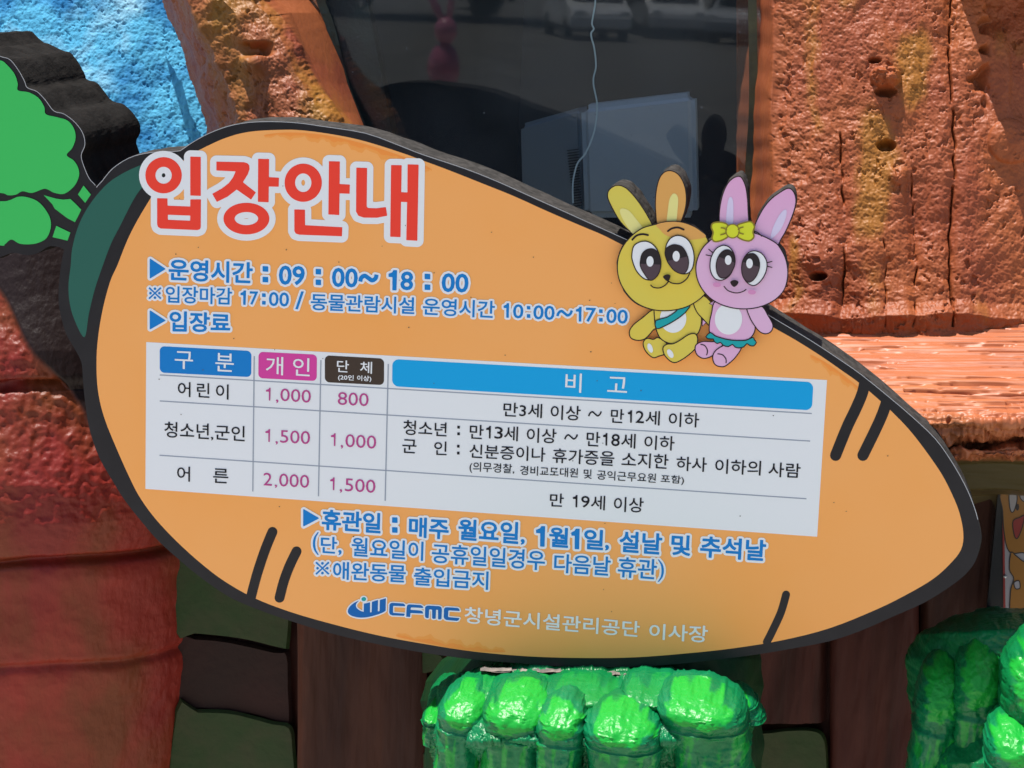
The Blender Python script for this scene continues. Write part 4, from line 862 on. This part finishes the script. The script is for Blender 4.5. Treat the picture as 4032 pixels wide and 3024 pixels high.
for q in ((1700, 2742, 2868, 48, -.035, .04, 0), (1812, 2668, 2898, 100, -.100, .055, -.12), (2023, 2664, 2932, 138, -.122, .060, -.05), (2203, 2716, 2952, 95, -.138, .045, 0), (2442, 2740, 2978, 154, -.152, .058, .05),
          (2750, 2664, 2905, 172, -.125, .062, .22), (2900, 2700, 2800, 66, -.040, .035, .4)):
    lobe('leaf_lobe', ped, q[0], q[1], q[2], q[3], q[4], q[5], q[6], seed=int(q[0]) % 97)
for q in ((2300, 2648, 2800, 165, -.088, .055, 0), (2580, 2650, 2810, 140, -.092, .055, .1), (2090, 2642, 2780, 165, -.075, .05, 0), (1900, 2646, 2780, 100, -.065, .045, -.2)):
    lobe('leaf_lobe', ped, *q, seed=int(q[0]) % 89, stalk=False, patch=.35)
# rear block in the shade of the sign, shade also painted into its green
S_, T_ = np.meshgrid(np.linspace(0, 1, 200), np.linspace(0, 1, 240))
Yr = 2540 + 860 * T_ ** 1.2; xl = np.interp(Yr, [2540, 2600, 2680, 2760, 2860, 3400], [1830, 1740, 1668, 1642, 1655, 1690]); xr = np.interp(Yr, [2540, 2600, 2700, 2850, 3400], [2960, 2990, 3003, 2990, 2960])
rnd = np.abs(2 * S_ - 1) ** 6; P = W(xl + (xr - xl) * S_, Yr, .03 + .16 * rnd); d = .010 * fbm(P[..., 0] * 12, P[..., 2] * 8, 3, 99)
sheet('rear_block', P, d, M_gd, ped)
# torn glue and bare filler between sign and pedestal
rs = np.random.RandomState(3); M_tear = mat('torn_paper', (.24, .20, .17), rough=.8, c2=(.10, .085, .075), scale=60, bump=.002, bscale=90)
for k in range(16):
    xa = 1880 + k * 46 + rs.rand() * 20; L_ = 60 + rs.rand() * 90; ya = 2634 + 10 * math.sin(k) * .4 + k * 1.6
    up = [(xa + L_ * t, ya + 3 * rs.randn() - 4) for t in np.linspace(0, 1, 8)]; dn = [(xa + L_ * t, ya + 5 + 4 * rs.rand() + 3 * math.sin(t * 3)) for t in np.linspace(0, 1, 8)]
    A = W([q[0] for q in up], [q[1] for q in up], -.003 - .003 * rs.rand()); B = W([q[0] for q in dn], [q[1] for q in dn], -.010 - .006 * rs.rand())
    mesh_obj('torn_strip', list(A) + list(B) + list(A + np.array([0, .004, -.002])) , [(i, i + 1, 9 + i, 8 + i) for i in range(7)] + [(i, 16 + i, 17 + i, i + 1) for i in range(7)], M_tear, ped)

ped2 = empty('pedestal', 'green leaf pedestal at the right edge, half in the shadow of the sign tip', 'pedestal')
S_, T_ = np.meshgrid(np.linspace(0, 1, 300), np.linspace(0, 1, 340))
edge = [(0, 2395, .20), (.10, 2425, .13), (.22, 2490, .06), (.36, 2590, .052), (.5, 2720, .042), (.65, 2860, .024), (.8, 3000, -.025), (1, 3400, -.05)]
Yr = np.interp(T_, [a[0] for a in edge], [a[1] for a in edge]); dep = np.interp(T_, [a[0] for a in edge], [a[2] for a in edge])
xl = np.interp(T_, [0, .1, .22, .36, .5, .65, .8, 1], [3900, 3740, 3610, 3578, 3585, 3600, 3608, 3620]); Xg = xl + (4560 - xl) * S_ ** 1.2
dep = dep + .13 * (1 - S_) ** 5 ; Yr = Yr + 10 * (1 - S_) ** 2
P = W(Xg, Yr, dep); d = np.zeros_like(Xg); paint = np.zeros_like(Xg)
d += .0028 * fbm(P[..., 0] * 45, P[..., 2] * 45, 4, 192) + .006 * fbm(P[..., 0] * 10, P[..., 2] * 8, 3, 195)
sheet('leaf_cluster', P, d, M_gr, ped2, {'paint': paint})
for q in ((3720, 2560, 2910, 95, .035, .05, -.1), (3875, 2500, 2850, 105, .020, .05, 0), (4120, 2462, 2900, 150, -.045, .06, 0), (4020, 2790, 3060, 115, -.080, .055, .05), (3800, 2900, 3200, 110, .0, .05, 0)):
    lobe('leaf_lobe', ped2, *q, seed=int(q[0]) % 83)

# ------------------------------------------------------------------ building behind, ground, and the car park the glass mirrors
GZ = -1.7
M_bk = mat('house_render', (.36, .12, .05), rough=.7, c2=(.30, .09, .04), scale=3)
bb = mesh_obj('house_wall', [], [], M_bk)
def add_boxes(o, L):
    v = []; f = []
    for x0, x1, y0, y1, z0, z1 in L:
        b = len(v); v += [(x, y, z) for z in (z0, z1) for x, y in ((x0, y0), (x1, y0), (x1, y1), (x0, y1))]
        f += [tuple(b + i for i in q) for q in ((0, 3, 2, 1), (4, 5, 6, 7), (0, 1, 5, 4), (1, 2, 6, 5), (2, 3, 7, 6), (3, 0, 4, 7))]
    o.data.from_pydata(v, [], f)
add_boxes(bb, [(-1.6, -.35, .95, 2.4, GZ, 1.1), (.61, 1.7, .95, 2.4, GZ, 1.1), (-.35, .61, .60, 2.4, GZ, -.26), (-.35, .61, 2.31, 2.4, -.26, 1.1), (-.35, .61, .62, 2.31, 1.055, 1.1)])
tag(bb, 'plain rendered body of the house that carries the sculpted front', 'wall')
gm = mat('asphalt', (.13, .12, .105), rough=.9, c2=(.17, .155, .13), scale=1.2, c3=(.10, .095, .085), bump=.01, bscale=30)
gr_ = mesh_obj('ground', [(-120, -140, GZ), (120, -140, GZ), (120, 40, GZ), (-120, 40, GZ)], [(0, 1, 2, 3)], gm); gr_['kind'] = 'structure'
pv = mesh_obj('bounce_pavement', [], [], mat('pale_concrete', (.50, .46, .40), rough=.9, c2=(.42, .39, .34), scale=3, bump=.004, bscale=40)); add_boxes(pv, [(-14, 14, -11, .9, GZ - .05, GZ + .12)]); pv['kind'] = 'structure'  # unseen pale slab added in front to bounce warm light onto the sign
def mirror_at(px, py, dist):
    q = W(px, py, GY + dist); return Vector((q[0], GY - dist, GZ))
import bmesh
def car(px, dist, rot, color, label):
    c = mirror_at(px, 200, dist); r = empty('parked_car', label, 'car', group='cars parked across the yard')
    M = Matrix.Translation(c) @ Matrix.Rotation(rot, 4, 'Z')
    side = [(-2.1, .35), (-2.15, .75), (-1.95, .95), (-1.3, 1.02), (-.75, 1.42), (.6, 1.46), (1.45, 1.05), (2.05, .92), (2.2, .7), (2.15, .35)]
    def ext(name, prof, yw, m, parent, inset=.0):
        bm = bmesh.new(); a = [bm.verts.new(M @ Vector((x, -yw, z))) for x, z in prof]; b = [bm.verts.new(M @ Vector((x, yw, z))) for x, z in prof]; n = len(prof)
        bm.faces.new(a); bm.faces.new(b[::-1])
        for i in range(n): bm.faces.new((a[i], b[i], b[(i + 1) % n], a[(i + 1) % n]))
        bmesh.ops.recalc_face_normals(bm, faces=bm.faces); bmesh.ops.bevel(bm, geom=bm.edges[:], offset=.05, segments=2, affect='EDGES')
        me = bpy.data.meshes.new(name); bm.to_mesh(me); bm.free(); me.materials.append(m); o = bpy.data.objects.new(name, me); COL.objects.link(o); o.parent = parent; return o
    ext('body', side, .86, color, r)
    ext('side_windows', [(-1.15, 1.0), (-.72, 1.34), (.52, 1.38), (1.15, 1.02)], .875, M_cw, r)
    for xa, za, xb, zb in ((-1.34, 1.06, -.80, 1.42), (1.50, 1.08, .66, 1.46)):
        sgn = -1 if xa < 0 else 1; q = [M @ Vector((x + sgn * .03, y, z + .03)) for x, y, z in ((xa, -.72, za), (xa, .72, za), (xb, .64, zb), (xb, -.64, zb))]
        mesh_obj('windscreen', q, [(0, 1, 2, 3)], M_cw, r)
        for yy in (-.62, .62):
            q = [M @ Vector((sgn * 2.2, yy + dy, z)) for dy, z in ((-.14, .68), (.14, .68), (.14, .82), (-.14, .82))]; mesh_obj('headlight', q, [(0, 1, 2, 3)], M_hl, r)
    for wx in (-1.35, 1.35):
        for wy in (-.78, .78):
            bm = bmesh.new(); bmesh.ops.create_cone(bm, cap_ends=True, segments=20, radius1=.33, radius2=.33, depth=.2, matrix=M @ Matrix.Translation((wx, wy, .33)) @ Matrix.Rotation(math.pi / 2, 4, 'X'))
            me = bpy.data.meshes.new('wheel'); bm.to_mesh(me); bm.free(); me.materials.append(M_seal); o = bpy.data.objects.new('wheel', me); COL.objects.link(o); o.parent = r
M_hl = mat('lamp_glass', (.7, .7, .7), rough=.1); M_cw = mat('car_window', (.01, .012, .015), rough=.1); M_cp = mat('car_paint_white', (.8, .8, .8), rough=.25, coat=.5); M_cs = mat('car_paint_silver', (.45, .47, .5), rough=.25, coat=.5)
car(2300, 56, 1.25, M_cp, 'white car mirrored in the window beside the paint drip'); car(2960, 58, 1.8, M_cs, 'silver car mirrored at the right end of the window'); car(2620, 60, 1.35, M_cp, 'white car mirrored between the other two parked cars')
# pink statue standing in the yard
st = empty('rabbit_statue', 'glossy pink rabbit statue mirrored at the left of the window', 'statue'); M_st = mat('pink_gloss', (.55, .16, .24), rough=.15, coat=.6)
def blob(name, parts, parent):
    bm = bmesh.new()
    for (x, y, z), (a, b, c), tilt in parts:
        bmesh.ops.create_uvsphere(bm, u_segments=24, v_segments=14, radius=1, matrix=Matrix.Translation((x, y, z)) @ Matrix.Rotation(tilt, 4, 'Y') @ Matrix.Diagonal((a, b, c, 1)))
    me = bpy.data.meshes.new(name); bm.to_mesh(me); bm.free(); me.materials.append(M_st); me.polygons.foreach_set('use_smooth', [True] * len(me.polygons)); o = bpy.data.objects.new(name, me); COL.objects.link(o); o.parent = parent
sp = W(1755, 130, GY + 5.0); sx, sy = sp[0], GY - 5.0; k_ = 5.8 / FPX
zc = W(1755, 120, GY + 5.0)[2]
blob('head', [((sx, sy, zc), (62 * k_, 60 * k_, 70 * k_), 0)], st); blob('ear', [((sx - 60 * k_, sy, zc + 120 * k_), (22 * k_, 14 * k_, 80 * k_), -.5)], st); blob('ear', [((sx + 20 * k_, sy, zc + 120 * k_), (18 * k_, 14 * k_, 80 * k_), .08)], st)
blob('body', [((sx - 5 * k_, sy, zc - 190 * k_), (85 * k_, 75 * k_, 130 * k_), 0), ((sx, sy, (zc - 300 * k_ + GZ) / 2), (.09, .09, (zc - 300 * k_ - GZ) / 2 + .03), 0)], st)
# trees beyond the car park
M_lf = mat('tree_leaf', (.05, .085, .02), rough=.6, c2=(.03, .06, .015), scale=2); M_tk = mat('tree_bark', (.10, .07, .05), rough=.9)
rs = np.random.RandomState(12)
for k, (px, dist, h, lab) in enumerate(((1350, 66, 11, 'tall dark tree mirrored at the far left of the window'), (1900, 69, 12, 'broad tree mirrored behind the pink statue'), (2450, 65, 11.5, 'leafy tree mirrored above the white car'), (2950, 68, 12, 'dark tree mirrored at the right edge of the window'),
                                        (800, 67, 12, 'tree standing left of the yard, beyond the mirrored view'), (3500, 67, 12, 'tree standing right of the yard, beyond the mirrored view'))):
    c = mirror_at(px, 150, dist); r = empty('tree', lab, 'tree', group='trees beyond the car park'); n = 3500
    a = rs.randn(n, 3); a /= np.linalg.norm(a, axis=1)[:, None]; q = a * (rs.rand(n, 1) ** .4) * np.array([4.6, 3.6, h * .46]) * (1 + .25 * np.sin(a[:, :1] * 7 + a[:, 2:] * 5)) + np.array([c[0], c[1], GZ + h * .56])
    e1 = rs.randn(n, 3) * .3; e2 = rs.randn(n, 3) * .3; V = np.stack([q - e1, q - e2, q + e1, q + e2], 1).reshape(-1, 3)
    mesh_obj('crown', V, [(4 * i, 4 * i + 1, 4 * i + 2, 4 * i + 3) for i in range(n)], M_lf, r)
    bm = bmesh.new(); bmesh.ops.create_cone(bm, cap_ends=True, segments=10, radius1=.3, radius2=.12, depth=h * .6, matrix=Matrix.Translation((c[0], c[1], GZ + h * .3)))
    me = bpy.data.meshes.new('trunk'); bm.to_mesh(me); bm.free(); me.materials.append(M_tk); o = bpy.data.objects.new('trunk', me); COL.objects.link(o); o.parent = r

# ------------------------------------------------------------------ move every Empty to the base of its thing
for r in [o for o in COL.objects if o.type == 'EMPTY' and o.parent is None]:
    pts = [v for ch in r.children_recursive if ch.type == 'MESH' for v in (ch.bound_box[0], ch.bound_box[6])]
    if not pts: continue
    A = np.array([tuple(v) for v in pts]); mn, mx = A.min(0), A.max(0); loc = Vector(((mn[0] + mx[0]) / 2, (mn[1] + mx[1]) / 2, mn[2]))
    r.location = loc
    for ch in r.children: ch.matrix_parent_inverse = Matrix.Translation(-loc)
